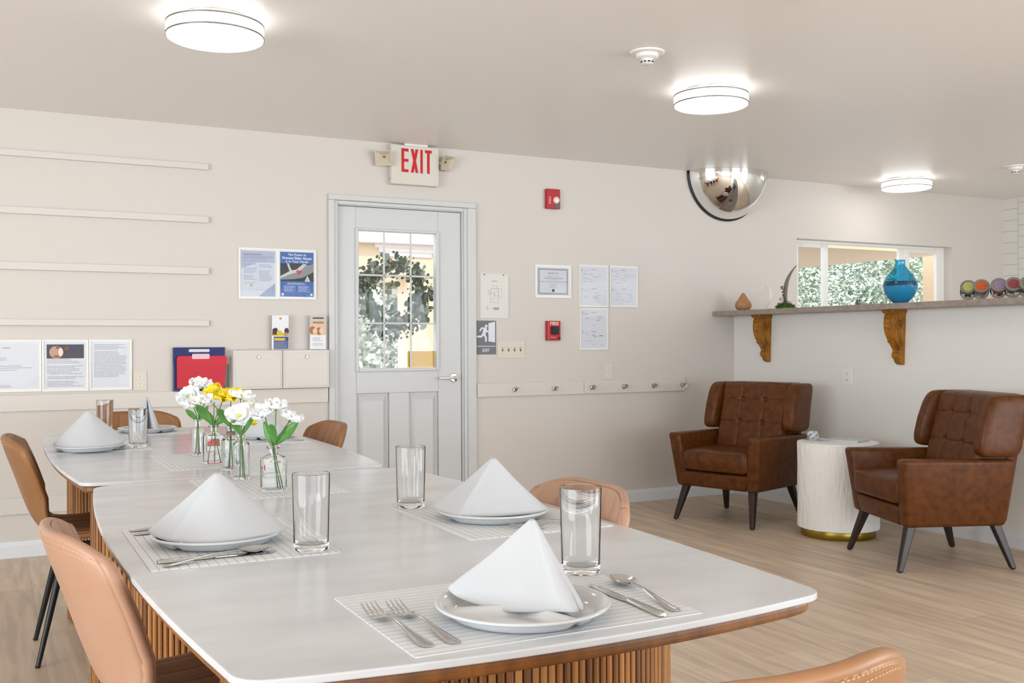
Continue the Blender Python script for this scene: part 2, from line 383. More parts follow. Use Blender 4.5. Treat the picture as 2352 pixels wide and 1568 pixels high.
# unseen windows around the fill lamps, sized and placed to even the light
for n, (cx, cy, L, ax) in enumerate([(.4, -6.08, 4.4, 'x'), (5.8, -6.08, 3.8, 'x'), (-5.58, -.4, 6.4, 'y'), (8.33, -1.2, 3.6, 'y')]):
    b = MB()
    def bb(a0, a1, z0, z1, t=.02):
        if ax == 'x': b.box(cx + a0, cx + a1, cy - t, cy + t, z0, z1)
        else: b.box(cx - t, cx + t, cy + a0, cy + a1, z0, z1)
    bb(-L / 2, L / 2, .25, .3); bb(-L / 2, L / 2, 2.2, 2.25); bb(-L / 2, -L / 2 + .05, .3, 2.2); bb(L / 2 - .05, L / 2, .3, 2.2)
    for k in (1, 2): bb(-L / 2 + L * k / 3 - .025, -L / 2 + L * k / 3 + .025, .3, 2.2)
    struct(b, 'window_%d' % (n + 2), m_white)
# ================================================================ DINING TABLES
def table_outline(off=0.0, hx=.46, mx=.51, hy=.925, my=.97, rc=.05):
    def side(y): return mx - (mx - hx) * (y / hy) ** 2 - off
    def end(x): return my - (my - hy) * (x / hx) ** 2 - off
    q = []                                   # first quadrant, from the side to the end
    for i in range(13): y = (hy - rc) * i / 12; q.append((side(y), y))
    p0 = q[-1]; p2 = (hx - rc - off, end(hx - rc)); p1 = (side(hy) + .006, end(hx) + .004)
    for i in range(1, 9):
        t = i / 9; q.append(tuple((1 - t) ** 2 * p0[k] + 2 * t * (1 - t) * p1[k] + t * t * p2[k] for k in (0, 1)))
    for i in range(9): x = (hx - rc - off) * (8 - i) / 8; q.append((x, end(x)))
    o = q + [(-x, y) for x, y in q[::-1][1:]]
    o += [(-x, -y) for x, y in q[1:]] + [(x, -y) for x, y in q[::-1][1:-1]]
    return o
def make_table(label, loc):
    t = thing('dining_table', label, 'table', loc, 0, 'fluted pedestal dining tables')
    MB().prism(table_outline(), .749, .760).build('tabletop', m_stone, t, bevel=.0025, bseg=3)
    MB().prism(table_outline(.011), .727, .7492).build('wooden_underlay', m_walnut3, t, bevel=.008, bseg=3)
    for s in (-1, 1):
        b = MB(); a_, b_ = .40, .20; n = 130; rr = random.Random(3)
        per = []                          # equal arc positions on the oval
        N = 4000; L = 0; pts = [(a_ * math.cos(2 * PI * i / N), b_ * math.sin(2 * PI * i / N)) for i in range(N + 1)]
        cum = [0]
        for i in range(N): cum.append(cum[-1] + math.dist(pts[i], pts[i + 1]))
        k = 0
        for j in range(n):
            s0, s1 = cum[-1] * j / n, cum[-1] * (j + 1) / n
            i0 = min(range(k, min(k + 200, N + 1)), key=lambda i: abs(cum[i] - s0)); k = i0
            i1 = min(range(k, min(k + 200, N + 1)), key=lambda i: abs(cum[i] - s1))
            p, q = Vector(pts[i0]), Vector(pts[i1]); d = q - p; nn = Vector((d.y, -d.x)).normalized()
            prof = [p + d * .06, p + d * .12 + nn * .0042, p + d * .35 + nn * .0062, p + d * .65 + nn * .0062, p + d * .88 + nn * .0042, p + d * .94]
            b.mk(rr.choice([0, 0, 1, 2]))
            vs = [(v.x, v.y + s * .55, z) for z in (.012, .7275) for v in prof]
            b.add(vs, [(i, i + 1, 7 + i, 6 + i) for i in range(5)])
        b.mk(2); b.lathe([(0, .012), (1, .012), (1, .7272), (0, .7272)], 64, a_ * .996, b_ * .993, (0, s * .55, 0))
        b.build('fluted_pedestal', [m_walnut, m_walnut2, m_walnut3], t, weld=False)
        b = MB(); b.lathe([(0, 0), (1, 0), (1, .012), (0, .012)], 48, a_ * .97, b_ * .95, (0, s * .55, 0)); b.build('plinth', m_black, t)
    return t
TA, TB = (.72, 2.13, 0), (.695, 4.08, 0)
tabA = make_table('near pale stone dining table on fluted walnut pedestals with the front place settings', TA)
dup(tabA, TB, 0, 'far pale stone dining table, end toward the wall rails and red folder')
# ================================================================ DINING CHAIRS (front = +y)
def chair_shell(u, v, off=0.0, inner=0):
    """u -1..1 across, v 0 seat front .. 1 top of the back"""
    P = [(.235, .455), (.20, .472), (.06, .462), (-.08, .455), (-.165, .470), (-.212, .520), (-.245, .60), (-.275, .69), (-.303, .770), (-.316, .815)]
    n = len(P) - 1; t = v * n; i = min(int(t), n - 1); f = t - i
    def cr(k):
        a = [P[max(0, min(n, i + j))][k] for j in (-1, 0, 1, 2)]
        return .5 * ((2 * a[1]) + (-a[0] + a[2]) * f + (2 * a[0] - 5 * a[1] + 4 * a[2] - a[3]) * f * f + (-a[0] + 3 * a[1] - 3 * a[2] + a[3]) * f ** 3)
    y, z = cr(0), cr(1)
    W = [.205, .222, .228, .218, .200, .198, .206, .216, .220, .213]
    def crw():
        a = [W[max(0, min(n, i + j))] for j in (-1, 0, 1, 2)]
        return .5 * ((2 * a[1]) + (-a[0] + a[2]) * f + (2 * a[0] - 5 * a[1] + 4 * a[2] - a[3]) * f * f + (-a[0] + 3 * a[1] - 3 * a[2] + a[3]) * f ** 3)
    hw = crw(); k = abs(u)
    # rounded upper corners and seat front corners
    if v > .68: e = (v - .68) / .32; drop = .034 * e ** 2 * max(0, k - .40) ** 2.2 / .60 ** 2.2; hw -= .016 * e ** 3
    elif v < .12: e = (.12 - v) / .12; drop = 0; y -= .05 * e * max(0, k - .3) ** 2.2; hw -= .012 * e
    else: drop = 0
    back = max(0, min(1, (v - .42) / .25))
    wing = k ** 2.4
    y += back * .062 * wing; z += (1 - back) * .020 * wing + .006 * wing * back - drop
    # normal (approx): up for the seat, forward for the back
    ny, nz = (back * .96, 1 - back * .72); l = math.hypot(ny, nz); ny /= l; nz /= l
    edge = 1.0
    if inner:
        c = abs(math.sin(u * PI * 3.5)); groove = -.0065 * (1 - c ** .4)
        fall = min(1, (1 - k) / .25) ** .8 * min(1, v / .05) ** .5 * min(1, (1 - v) / .16) ** .8
        off = .002 + (.015 + groove) * fall
    return (u * hw, y + ny * off, z + nz * off)
def make_chair(label, loc, rz):
    t = thing('dining_chair', label, 'chair', loc, rz, 'tan channel-stitched dining chairs')
    def g(fn, v0, v1, nu, nv): return MB().grid(lambda a, b_: fn(-1 + 2 * a, v0 + (v1 - v0) * b_), nu, nv)
    o = g(lambda u, v: chair_shell(u, v, -.010), 0, 1, 28, 36).build('outer_shell', m_tan, t, smooth=True, solid=.018)
    o = g(lambda u, v: chair_shell(u, v, 0, 1), .44, 1, 84, 22).build('backrest', m_tan, t, smooth=True, solid=.006)
    o = g(lambda u, v: chair_shell(u, v, 0, 1), 0, .438, 84, 20).build('seat', m_tan, t, smooth=True, solid=.006)
    loop = [chair_shell(-1 + 2 * i / 24, 1, -.009) for i in range(25)] + [chair_shell(1, 1 - i / 40, -.009) for i in range(1, 40)] \
        + [chair_shell(1 - 2 * i / 24, 0, -.009) for i in range(25)] + [chair_shell(-1, i / 40, -.009) for i in range(1, 41)]
    MB().tube(loop, .0105, 10).build('piping', m_tan, t, smooth=True)
    b = MB()
    for vv in (.985, .955):
        for i in range(44):
            u0 = -.95 + 1.9 * i / 44; q = [chair_shell(u, vv, -.0200) for u in (u0, u0 + .024)]; b.tube(q, .0008, 4)
    b.build('stitching', mat('stitch_thread', 'd9b08a', .7), t)
    b = MB(); b.box(-.15, .15, -.13, -.10, .415, .432); b.box(-.15, .15, .12, .15, .415, .432); b.box(-.15, -.12, -.13, .15, .412, .43); b.box(.12, .15, -.13, .15, .412, .43)
    b.build('seat_frame', m_black, t, bevel=.003)
    for sx in (-1, 1):
        for (y0, y1) in ((-.12, -.215), (.14, .215)):
            MB().tube([(sx * .135, y0, .42), (sx * .19, y1, .006)], [.015, .0085], 14).build('leg', m_black, t, smooth=40)
            
    # feet caps
    for o in [o for o in bpy.data.objects if o.parent == t and o.name.startswith('leg')]:
        e = o.data.vertices; lo = min(e, key=lambda v: v.co.z).co
        MB().lathe([(0, 0), (.009, 0), (.009, .008), (0, .008)], 12, c=(math.copysign(.1905, lo.x), math.copysign(.216, lo.y), 0)).build('foot_cap', m_black, o)
    return t
ch = make_chair('tan leather dining chair at the near left table edge, pale outer back toward camera', (.418, 2.08, 0), R(-85))
CH = [((.372, 4.20, 0), R(-91), 'shaded brown dining chair at the far left, with its two black legs visible'),
      ((.985, 2.075, 0), R(90), 'tan dining chair behind the right-hand place setting of the near table'),
      ((1.02, 4.22, 0), R(92), 'tan dining chair on the door side of the far table, behind the flowers'),
      ((.64, 5.10, 0), R(180), 'brown dining chair at the far table end, behind tumbler and upright napkin'),
      ((.733, 1.105, 0), R(2), 'tan dining chair cut off at the bottom right, only its stitched top showing')]
for i, (l, r, s) in enumerate(CH):
    c = dup(ch, l, r, s)
    if i in (0, 2, 3, 4):                      # these chairs take darker leather tones
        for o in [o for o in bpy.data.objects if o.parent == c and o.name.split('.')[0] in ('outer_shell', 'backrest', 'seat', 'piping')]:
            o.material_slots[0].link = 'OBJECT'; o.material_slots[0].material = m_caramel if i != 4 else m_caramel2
# ================================================================ PLACE SETTINGS
def placemat(x0, x1, y0, y1, ribs, label):
    cx, cy = (x0 + x1) / 2, (y0 + y1) / 2; sx, sy = (x1 - x0) / 2, (y1 - y0) / 2
    b = MB(); rot = 0
    if ribs == 'y': sx, sy = sy, sx; rot = PI / 2
    out = []
    for qx, qy in ((1, 1), (-1, 1), (-1, -1), (1, -1)):
        a0 = {(1, 1): 0, (-1, 1): 90, (-1, -1): 180, (1, -1): 270}[(qx, qy)]
        for i in range(4): a = R(a0 + 30 * i); out.append((qx * (sx - .006) + .006 * math.cos(a), qy * (sy - .006) + .006 * math.sin(a)))
    b.prism(out, 0, .0016)
    o = b.build('placemat', m_mat, None, loc=(cx, cy, .7602), rot=(0, 0, rot))
    return tag(o, label, 'placemat', 'woven placemats')
placemat(.476, .930, 1.192, 1.532, 'x', 'white woven placemat at the near head of the table, front setting')
placemat(.250, .594, 1.862, 2.308, 'y', 'white woven placemat under the left setting of the near table')
placemat(.862, 1.205, 1.852, 2.315, 'y', 'white woven placemat under the right setting of the near table')
placemat(.512, .862, 2.612, 3.058, 'y', 'white woven placemat under the two nearest flower bottles')
placemat(.508, .845, 3.318, 3.800, 'y', 'white woven placemat under the farther flower bottles')
placemat(.222, .555, 4.045, 4.480, 'y', 'white woven placemat under the far left setting with folded napkin')
placemat(.835, 1.165, 4.030, 4.480, 'y', 'white woven placemat under the far setting behind the flowers')
placemat(.420, .860, 4.690, 5.010, 'x', 'white woven placemat at the far head of the tables')
def plate_mesh():
    Rr = .127; div = [R(-75), R(45), R(165)]; b = MB()
    def top(r, a):
        if r > .098: rim = min(1, (r - .098) / .024); rim = rim * rim * (3 - 2 * rim)
        else: rim = 0
        g = 0
        for d in div:
            da = (a - d + PI) % (2 * PI) - PI
            if abs(da) < PI / 2: g = max(g, math.exp(-((r * math.sin(da)) / .0075) ** 2))
        if r < .012: g = max(g, 1)
        z = .004 + max(.0165 * rim, .0125 * g)
        if r > .121: z += .0012 * math.sin(min(1, (r - .121) / .006) * PI)
        return z
    rs = [0.0001] + [.008 * i for i in range(1, 12)] + [.094, .098, .102, .106, .110, .114, .118, .121, .124, .1265, .128]
    n = 96; N = len(rs)
    vs = [(r * math.cos(2 * PI * i / n), r * math.sin(2 * PI * i / n), top(r, 2 * PI * i / n)) for i in range(n) for r in rs]
    b.add(vs, [(i * N + k, ((i + 1) % n) * N + k, ((i + 1) % n) * N + k + 1, i * N + k + 1) for i in range(n) for k in range(N - 1)])
    return b
pl0 = None
def plate(x, y, rz, label):
    global pl0
    if pl0 is None:
        pl0 = plate_mesh().build('dinner_plate', m_china, None, smooth=True, weld=False)
        q = pl0.modifiers.new('solidify', 'SOLIDIFY'); q.thickness = .0038; q.offset = -1; o = pl0
    else: o = pl0.copy(); C.objects.link(o)
    o.location = (x, y, .7620); o.rotation_euler = (0, 0, rz)
    return tag(o, label, 'plate', 'white divided plates')
plate(.690, 1.306, 0, 'white divided plate in front, nearest the camera, under the leaning napkin')
plate(.405, 2.075, R(50), 'white divided plate at the left setting of the near table')
plate(1.017, 2.066, R(20), 'white divided plate at the right setting of the near table')
plate(.335, 4.115, R(35), 'white divided plate at the far left setting beside the tumbler')
plate(1.030, 4.285, R(80), 'white divided plate at the far right setting, behind the flower bottles')
plate(.640, 4.850, R(10), 'white divided plate at the far head of the tables')
def catmull(P, n):
    out = []
    P = [Vector(p) for p in P]
    for i in range(len(P) - 1):
        a, b_, c, d = P[max(i - 1, 0)], P[i], P[i + 1], P[min(i + 2, len(P) - 1)]
        for k in range(n):
            t = k / n
            out.append(.5 * ((2 * b_) + (c - a) * t + (2 * a - 5 * b_ + 4 * c - d) * t * t + (-a + 3 * b_ - 3 * c + d) * t ** 3))
    out.append(P[-1]); return out
def napkin(loc, base, tip, label, layers=(), bulge=.006, seed=0):
    """base: foot curve of the folded cloth, tip: where every pleat meets. The base curve lies on the plate."""
    rr = random.Random(seed); b = MB()
    for bs in [base] + list(layers):
        cv = catmull(bs, 9); n = len(cv) - 1; T = Vector(tip)
        cen = sum(cv, Vector()) / len(cv)
        ph = [rr.uniform(0, 6.28) for _ in range(4)]
        def fn(u, v):
            i = u * n; k = min(int(i), n - 1); p = cv[k].lerp(cv[k + 1], i - k)
            q = p.lerp(T + (p - T) * .022, v ** .94)
            o = (p - cen); o.z = 0; o = o.normalized() if o.length > 1e-6 else o
            s = math.sin(PI * v)
            q = q + o * (bulge * .45 * s * (1.15 - .8 * v) + .0022 * s * math.sin(u * 17 + ph[0]) + .0012 * s * math.sin(u * 41 + ph[1]) * (1 - v))
            q.z -= .004 * s * s
            return tuple(q)
        b.grid(fn, n * 2, 22)
    o = b.build('folded_napkin', m_linen, None, smooth=True, solid=.0022, loc=loc)
    return tag(o, label, 'napkin', 'pyramid-folded white napkins')
ZN = .7735
# front setting: broad left leaf, pleats opening to the right
napkin((.690, 1.306, ZN), [(-.040, .075, .012), (-.066, .088, .018), (-.080, .086, .017), (-.070, .060, .006), (-.03, .0, -.003), (.014, -.052, .003), (.026, -.074, .006), (.040, -.084, .006), (.050, -.072, .004), (.046, -.040, -.004), (.030, .01, -.004), (.01, .04, -.004)],
       (.046, .052, .118), 'white napkin folded to a tent on the front plate, pleats opening right', [[(.055, .045, -.003), (.080, .0, .008), (.074, -.045, .004), (.054, -.078, .006), (.046, -.060, .003), (.050, -.02, -.004)]], seed=1)
napkin((.405, 2.075, ZN), [(.05, .05, -.004), (-.05, .088, 0), (-.100, .076, .006), (-.124, .052, .012), (-.122, .034, .010), (-.113, .004, .006), (-.098, -.028, .004), (-.094, -.033, .004), (-.086, -.040, .003), (-.050, -.076, .003), (.005, -.094, .003), (.065, -.086, .006), (.110, -.070, .010), (.128, -.050, .012), (.118, -.030, .008), (.07, .03, -.004)],
       (.004, .016, .127), 'white napkin folded to a broad pyramid at the left setting', [[(-.085, .075, .0), (-.112, .035, .010), (-.106, .005, .004), (-.07, -.04, -.004)]], bulge=.010, seed=2)
napkin((1.017, 2.066, ZN), [(.04, .045, -.004), (-.06, .085, .004), (-.112, .078, .012), (-.122, .060, .012), (-.120, .02, .006), (-.114, -.030, .005), (-.110, -.047, .006), (-.107, -.050, .006), (-.100, -.049, .005), (-.080, -.050, .004), (-.02, -.064, .002), (.06, -.082, .005), (.092, -.080, .008), (.098, -.064, .008), (.07, -.01, -.003)],
       (.008, .014, .124), 'white napkin folded to a sharp-ridged pyramid at the right setting', [[(-.105, .070, .004), (-.112, .02, .003), (-.100, -.02, -.003)]], seed=3)
napkin((.335, 4.115, ZN), [(.05, .05, -.004), (-.04, .09, 0), (-.100, .075, .006), (-.122, .045, .012), (-.11, -.01, .005), (-.05, -.075, .003), (.015, -.092, .003), (.085, -.07, .008), (.128, -.028, .022), (.122, .0, .020), (.07, .03, 0)],
       (-.004, .014, .138), 'white napkin folded to a broad pyramid at the far left setting', [], bulge=.009, seed=4)
napkin((1.030, 4.285, ZN), [(.05, .05, -.004), (-.04, .09, 0), (-.100, .075, .006), (-.118, .04, .010), (-.105, -.02, .005), (-.05, -.08, .003), (.02, -.09, .003), (.09, -.06, .010), (.10, -.03, .01), (.06, .02, 0)],
       (-.02, .01, .135), 'white napkin folded to a pyramid behind the flower bottles', [], seed=5)
napkin((.640, 4.850, ZN), [(-.045, .06, 0), (-.052, .0, .004), (-.044, -.07, .006), (-.030, -.094, .006), (-.018, -.080, .004), (-.012, -.03, 0), (-.006, .03, 0), (.004, -.03, 0), (.012, -.082, .005), (.026, -.095, .006), (.042, -.072, .005), (.046, .0, .002), (.04, .06, 0)],
       (-.002, .0, .150), 'white napkin seen edge-on as a narrow peak at the far head', [], bulge=.004, seed=6)
# tumblers
def tumbler(x, y, label):
    global tb0
    pr = [(0, 0), (.0315, 0), (.0328, .0015), (.0332, .006), (.0362, .1455), (.0358, .1472), (.0348, .1465), (.0318, .020), (.030, .0145), (.024, .0120), (0, .0105)]
    if tb0 is None: tb0 = o = MB().lathe(pr, 64).build('drinking_glass', m_tglass, None, smooth=50)
    else: o = tb0.copy(); C.objects.link(o)
    o.location = (x, y, .7621); return tag(o, label, 'glass', 'clear straight-sided tumblers')
tb0 = None
tumbler(.549, 1.907, 'clear tumbler beside the left setting of the near table')
tumbler(.906, 1.500, 'clear tumbler behind the front plate, in front of the tan chair')
tumbler(.905, 2.290, 'clear tumbler standing alone in front of the white door')
tumbler(.512, 4.145, 'clear tumbler just right of the far left napkin')
tumbler(.462, 4.880, 'clear tumbler farthest back, before the brown chair back')
# cutlery: length along +y, handle end at origin
def strip(b, pts, th=.0016):
    """pts: (y, halfwidth, z)"""
    n = len(pts)
    vs = []
    for y, hw_, z in pts: vs += [(-hw_, y, z), (-hw_ * .6, y, z + th), (hw_ * .6, y, z + th), (hw_, y, z), (hw_ * .6, y, z - th * .4), (-hw_ * .6, y, z - th * .4)]
    fs = [(i * 6 + k, i * 6 + (k + 1) % 6, (i + 1) * 6 + (k + 1) % 6, (i + 1) * 6 + k) for i in range(n - 1) for k in range(6)]
    return b.add(vs, fs + [tuple(range(6))[::-1], tuple((n - 1) * 6 + k for k in range(6))])
def fork_m():
    b = MB()
    strip(b, [(0, .005, .0012), (.003, .0085, .0012), (.012, .0105, .0016), (.03, .0095, .003), (.06, .0065, .006), (.095, .0035, .010), (.12, .0028, .0105), (.132, .004, .009), (.142, .010, .0065), (.150, .0125, .005), (.158, .0128, .0045)])
    for k in (-1.5, -.5, .5, 1.5):
        x = k * .0075
        b.tube([(x, .156, .0050), (x, .175, .005), (x, .192, .0085), (x * .98, .205, .0145)], [.0024, .0021, .0018, .0009], 6, flat=.6)
    return b
def spoon_m():
    b = MB()
    strip(b, [(0, .005, .0012), (.003, .0085, .0012), (.012, .0100, .0016), (.03, .008, .003), (.06, .0055, .006), (.10, .003, .010), (.13, .0028, .0105), (.142, .004, .0098), (.147, .006, .009)])
    def fn(u, v):
        a = 2 * PI * u; r = v
        w_ = .0205 * (1 - .12 * math.sin(a))
        return (r * w_ * math.cos(a), .178 + r * .034 * math.sin(a), .0022 + .009 * r * r)
    b.grid(fn, 32, 7, True)
    b.grid(lambda u, v: (fn(u, v)[0], fn(u, v)[1], fn(u, v)[2] - .0012 * (1 if v < .99 else 0)), 32, 7, True)
    return b
def knife_m():
    b = MB()
    strip(b, [(0, .004, .002), (.003, .0075, .002), (.01, .0088, .002), (.05, .0078, .002), (.09, .0065, .002), (.102, .006, .002)], .004)
    strip(b, [(.100, .006, .002), (.108, .0085, .002), (.15, .0095, .002), (.19, .009, .002), (.207, .006, .002), (.214, .002, .002)], .0012)
    return b
protos = {}
def cut(kind, x, y, rz, label, z=.7620, rx=0):
    if kind not in protos:
        protos[kind] = o = {'fork': fork_m, 'spoon': spoon_m, 'table_knife': knife_m}[kind]().build(kind, m_steel, None, smooth=55)
    else: o = protos[kind].copy(); C.objects.link(o)
    o.location = (x, y, z); o.rotation_euler = (rx, 0, rz)
    return tag(o, label, 'knife' if kind == 'table_knife' else kind, 'steel cutlery')
cut('fork', .508, 1.221, R(3.5), 'steel fork at the far left of the front setting, outermost')
cut('fork', .545, 1.218, R(3.5), 'steel fork nearer to the front plate, second from the left')
cut('spoon', .897, 1.213, R(-7), 'steel spoon right of the front setting, bowl toward the back')
cut('table_knife', .862, 1.197, R(-2), 'steel knife between the front plate and the spoon')
cut('table_knife', .268, 1.918, R(-90), 'steel knife beside the left plate of the near table')
cut('spoon', .274, 1.882, R(-76), 'steel spoon leaning across the knife at the left setting', z=.7625)
cut('fork', .264, 2.275, R(-92), 'steel fork behind the left plate, handle end showing, farther one')
cut('fork', .266, 2.228, R(-93), 'steel fork behind the left plate, handle end showing, nearer one')
cut('fork', 1.182, 1.925, R(89), 'steel fork of the right setting, seen through the front tumbler')
cut('fork', 1.185, 1.882, R(86), 'steel fork of the right setting, nearest the tumbler rim')
cut('table_knife', .245, 3.985 + .075, R(-90), 'steel knife beside the far left plate, its handle end left')
cut('spoon', .262, 4.078, R(-78), 'steel spoon under the rim of the far left plate', z=.7625)
cut('fork', 1.150, 4.10, R(88), 'steel fork beside the far right plate, behind the flowers')
cut('table_knife', .50, 4.715, R(0), 'steel knife beside the plate at the far head')
# ================================================================ FLOWERS
m_petal = mat('white_petal', 'f8f8f6', .6, sheen=.2); m_yel = mat('yellow_petal', 'f0d21a', .55); m_cream = mat('cream_petal', 'f3f2e2', .6)
m_leaf = mat('leaf_green', '64994a', .42, noise=((40, 40, 40), '4a7f37', .25)); m_stem = mat('stem_green', '55783c', .5); m_cen = mat('flower_centre', 'd8d76a', .6)
def bloom(b, c, nrm, rad, n, rows, cup, rr, k=0):
    nrm = Vector(nrm).normalized(); rot = nrm.to_track_quat('Z', 'Y').to_matrix().to_4x4()
    for row in range(rows):
        rr_ = rad * (1 - .28 * row); cp = cup + .35 * row
        for i in range(n - row):
            a = 2 * PI * (i + .5 * row) / (n - row) + rr.uniform(-.15, .15); wd = rr_ * 1.35 * PI / n * rr.uniform(.9, 1.15); tw = rr.uniform(-.25, .25); ln = rr_ * rr.uniform(.88, 1.1)
            b.m = Matrix.Translation(c) @ rot @ Matrix.Rotation(a, 4, 'Z'); b.k = k
            def fn(u, v):
                s = (u - .5) * 2; l = v
                w_ = wd * (math.sin(PI * min(1, .12 + l * .80)) ** .8)
                x = l * ln * math.cos(cp * l); z = l * ln * math.sin(cp * l) + .10 * ln * math.sin(s * 3 + i) * l * l + .25 * wd * s * s * l
                return (x - .08 * ln * s * s * l, s * w_, z + tw * s * w_ * l)
            b.grid(fn, 5, 6)
    b.m = Matrix.Translation(c) @ rot; b.k = 1; b.ball((0, 0, rad * .10), rad * .13, 10, 6)
    b.m = Matrix.Identity(4); b.k = 0
def leaf_mesh(b, base, tip, wid, sag=.1):
    base, tip = Vector(base), Vector(tip); d = tip - base; side = d.cross(Vector((.45, .9, .1))).cross(d).normalized() if False else d.cross(Vector((.3, .95, 0))).normalized()
    nrm = side.cross(d).normalized()
    def fn(u, v):
        s = (u - .5) * 2
        p = base + d * v + nrm * (sag * d.length * math.sin(PI * v)) + side * (s * wid * math.sin(PI * min(1, v * .93 + .03)) ** .75) + nrm * (abs(s) * wid * .35)
        return tuple(p)
    b.grid(fn, 6, 12)
def flower(vase_xy, foot, neck, head, nrm, rad, label, mt=None, n=6, rows=2, cup=.35, leaves=(), seed=0):
    """stem from foot through the bottle neck to the bloom"""
    rr = random.Random(seed); t = thing('flower', label, 'flower', (vase_xy[0], vase_xy[1], .765), 0, 'cut flowers in small glass bottles')
    o = Vector((vase_xy[0], vase_xy[1], .765)); L = lambda p: tuple(Vector(p) - o)
    hd = Vector(head); nv = Vector(nrm).normalized()
    pts = catmull([L(foot), L(neck), tuple((Vector(L(neck)) * .4 + Vector(L(head)) * .6) + Vector((0, 0, .004))), tuple(Vector(L(head)) - nv * .006)], 6)
    MB().tube(pts, .0016, 7).build('stem', m_stem, t, smooth=True)
    b = MB(); bloom(b, L(head), nrm, rad, n, rows, cup, rr); b.build('bloom', [mt or m_petal, m_cen], t, smooth=True, solid=.0004, weld=False)
    MB().at(*(Vector(L(head)) - nv * .004)).ball((0, 0, 0), .0042, 8, 6).build('calyx', m_stem, t, smooth=True)
    for (p, q, w_) in leaves:
        b = MB(); leaf_mesh(b, L(p), L(q), w_); b.build('leaf', m_leaf, t, smooth=True, solid=.0005)
    return t
m_bglass = mat('bottle_glass', 'fdffff', .0, trans=1, ior=1.38)
def bottle(name, label, x, y, out, z_sh, neck_r, z_top, lip, wall=.0028, rz=0, extra=None):
    """out: outline radius function (angle)->r of the body; squares allowed"""
    b = MB(); n = 48
    def ring(k, z, r=None): return [((r if r is not None else out(2 * PI * i / n) * k) * math.cos(2 * PI * i / n), (r if r is not None else out(2 * PI * i / n) * k) * math.sin(2 * PI * i / n), z) for i in range(n)]
    rings = [ring(.93, 0), ring(1, .003), ring(1, z_sh - .006), ring(.95, z_sh), ring(.6, z_sh + .005), ring(0, z_sh + .010, neck_r), ring(0, z_top - .008, neck_r), ring(0, z_top - .006, lip), ring(0, z_top, lip), ring(0, z_top, neck_r - .002), ring(0, z_sh + .006, neck_r - .0025), ring(.55, z_sh + .001), ring(.90, z_sh - .006), ring(.90, .012), ring(.80, .008)]
    vs = [p for r_ in rings for p in r_]; m = len(rings)
    fs = [(k * n + i, k * n + (i + 1) % n, (k + 1) * n + (i + 1) % n, (k + 1) * n + i) for k in range(m - 1) for i in range(n)]
    fs += [tuple(range(n))[::-1], tuple((m - 1) * n + i for i in range(n))]
    b.add(vs, fs)
    t = b.build(name, m_bglass, None, smooth=45, loc=(x, y, .7618 if extra != 'bare' else .7602), rot=(0, 0, rz))
    return tag(t, label, 'vase', 'small clear glass flower bottles')
def rect(hx, hy, p=7.0):
    return lambda a: 1 / ((abs(math.cos(a)) / hx) ** p + (abs(math.sin(a)) / hy) ** p) ** (1 / p)
V1, V2, V3, V4, V5 = (.680, 2.72), (.660, 3.02), (.664, 3.45), (.664, 3.74), (.680, 3.26)
bottle('flower_bottle', 'clear flat rectangular flower bottle nearest the camera', *V1, rect(.0345, .017), .092, .0125, .122, .018, rz=R(-8))
bottle('flower_bottle', 'clear narrow square flower bottle second in the row', *V2, rect(.0235, .0235, 5), .108, .0105, .130, .0155, rz=R(-14), extra='bare')
bottle('flower_bottle', 'clear wide flower bottle holding the yellow bud, fourth in the row', *V3, rect(.035, .018, 6), .098, .013, .128, .0175, rz=R(-8))
bottle('flower_bottle', 'clear small flower bottle farthest back in the row', *V4, lambda a: .0225, .092, .011, .128, .0155)
v5 = bottle('flower_bottle', 'clear round-shouldered flower bottle with twine at the neck', *V5, lambda a: .028, .100, .012, .138, .0165, extra='bare')
b = MB(); 
for k in range(4): b.tube([(.0145 * math.cos(a / 12 * 2 * PI), .0145 * math.sin(a / 12 * 2 * PI), .112 + k * .0022) for a in range(13)], .0012, 6)
b.build('twine', mat('jute_twine', '8b6f58', .9), v5, smooth=True)
def up(*a): return a
# bottle 1
x, y = V1
flower(V1, (x + .026, y, .768), (x + .003, y, .878), (.683, 2.70, .986), (.1, -.25, .95), .036, 'double white bloom highest in the nearest bottle', n=7, rows=3, cup=.45, seed=1,
       leaves=[((x + .004, y - .002, .885), (.658, 2.66, .945), .0105), ((x - .002, y, .884), (.664, 2.76, .947), .011)])
flower(V1, (x + .012, y, .768), (x - .002, y, .878), (.664, 2.755, .966), (-.45, -.35, .8), .040, 'large white bloom leaning left in the nearest bottle', n=7, rows=3, cup=.35, seed=2)
flower(V1, (x + .020, y + .004, .768), (x + .002, y + .002, .878), (.726, 2.72, .952), (.35, -.2, .9), .036, 'white bloom leaning right in the nearest bottle', n=6, rows=2, cup=.4, seed=3,
       leaves=[((x + .005, y, .886), (.742, 2.70, .948), .013)])
# bottle 2
x, y = V2
flower(V2, (x - .004, y, .766), (x - .002, y, .885), (.648, 2.99, .948), (-.25, -.75, .6), .040, 'white bloom facing the camera in the second bottle', n=6, rows=2, cup=.25, seed=4,
       leaves=[((x - .002, y, .888), (.622, 2.96, .936), .011), ((x + .001, y, .888), (.700, 3.00, .968), .0085)])
flower(V2, (x + .010, y, .766), (x + .002, y, .885), (.664, 3.04, 1.000), (.15, -.25, .95), .040, 'open white bloom like a saucer above the second bottle', n=8, rows=1, cup=.28, seed=5)
flower(V2, (x + .006, y + .005, .766), (x + .002, y + .002, .885), (.700, 3.10, .928), (.5, -.2, .3), .028, 'small yellow bloom low behind the second bottle', mt=m_yel, n=6, rows=1, cup=.5, seed=6)
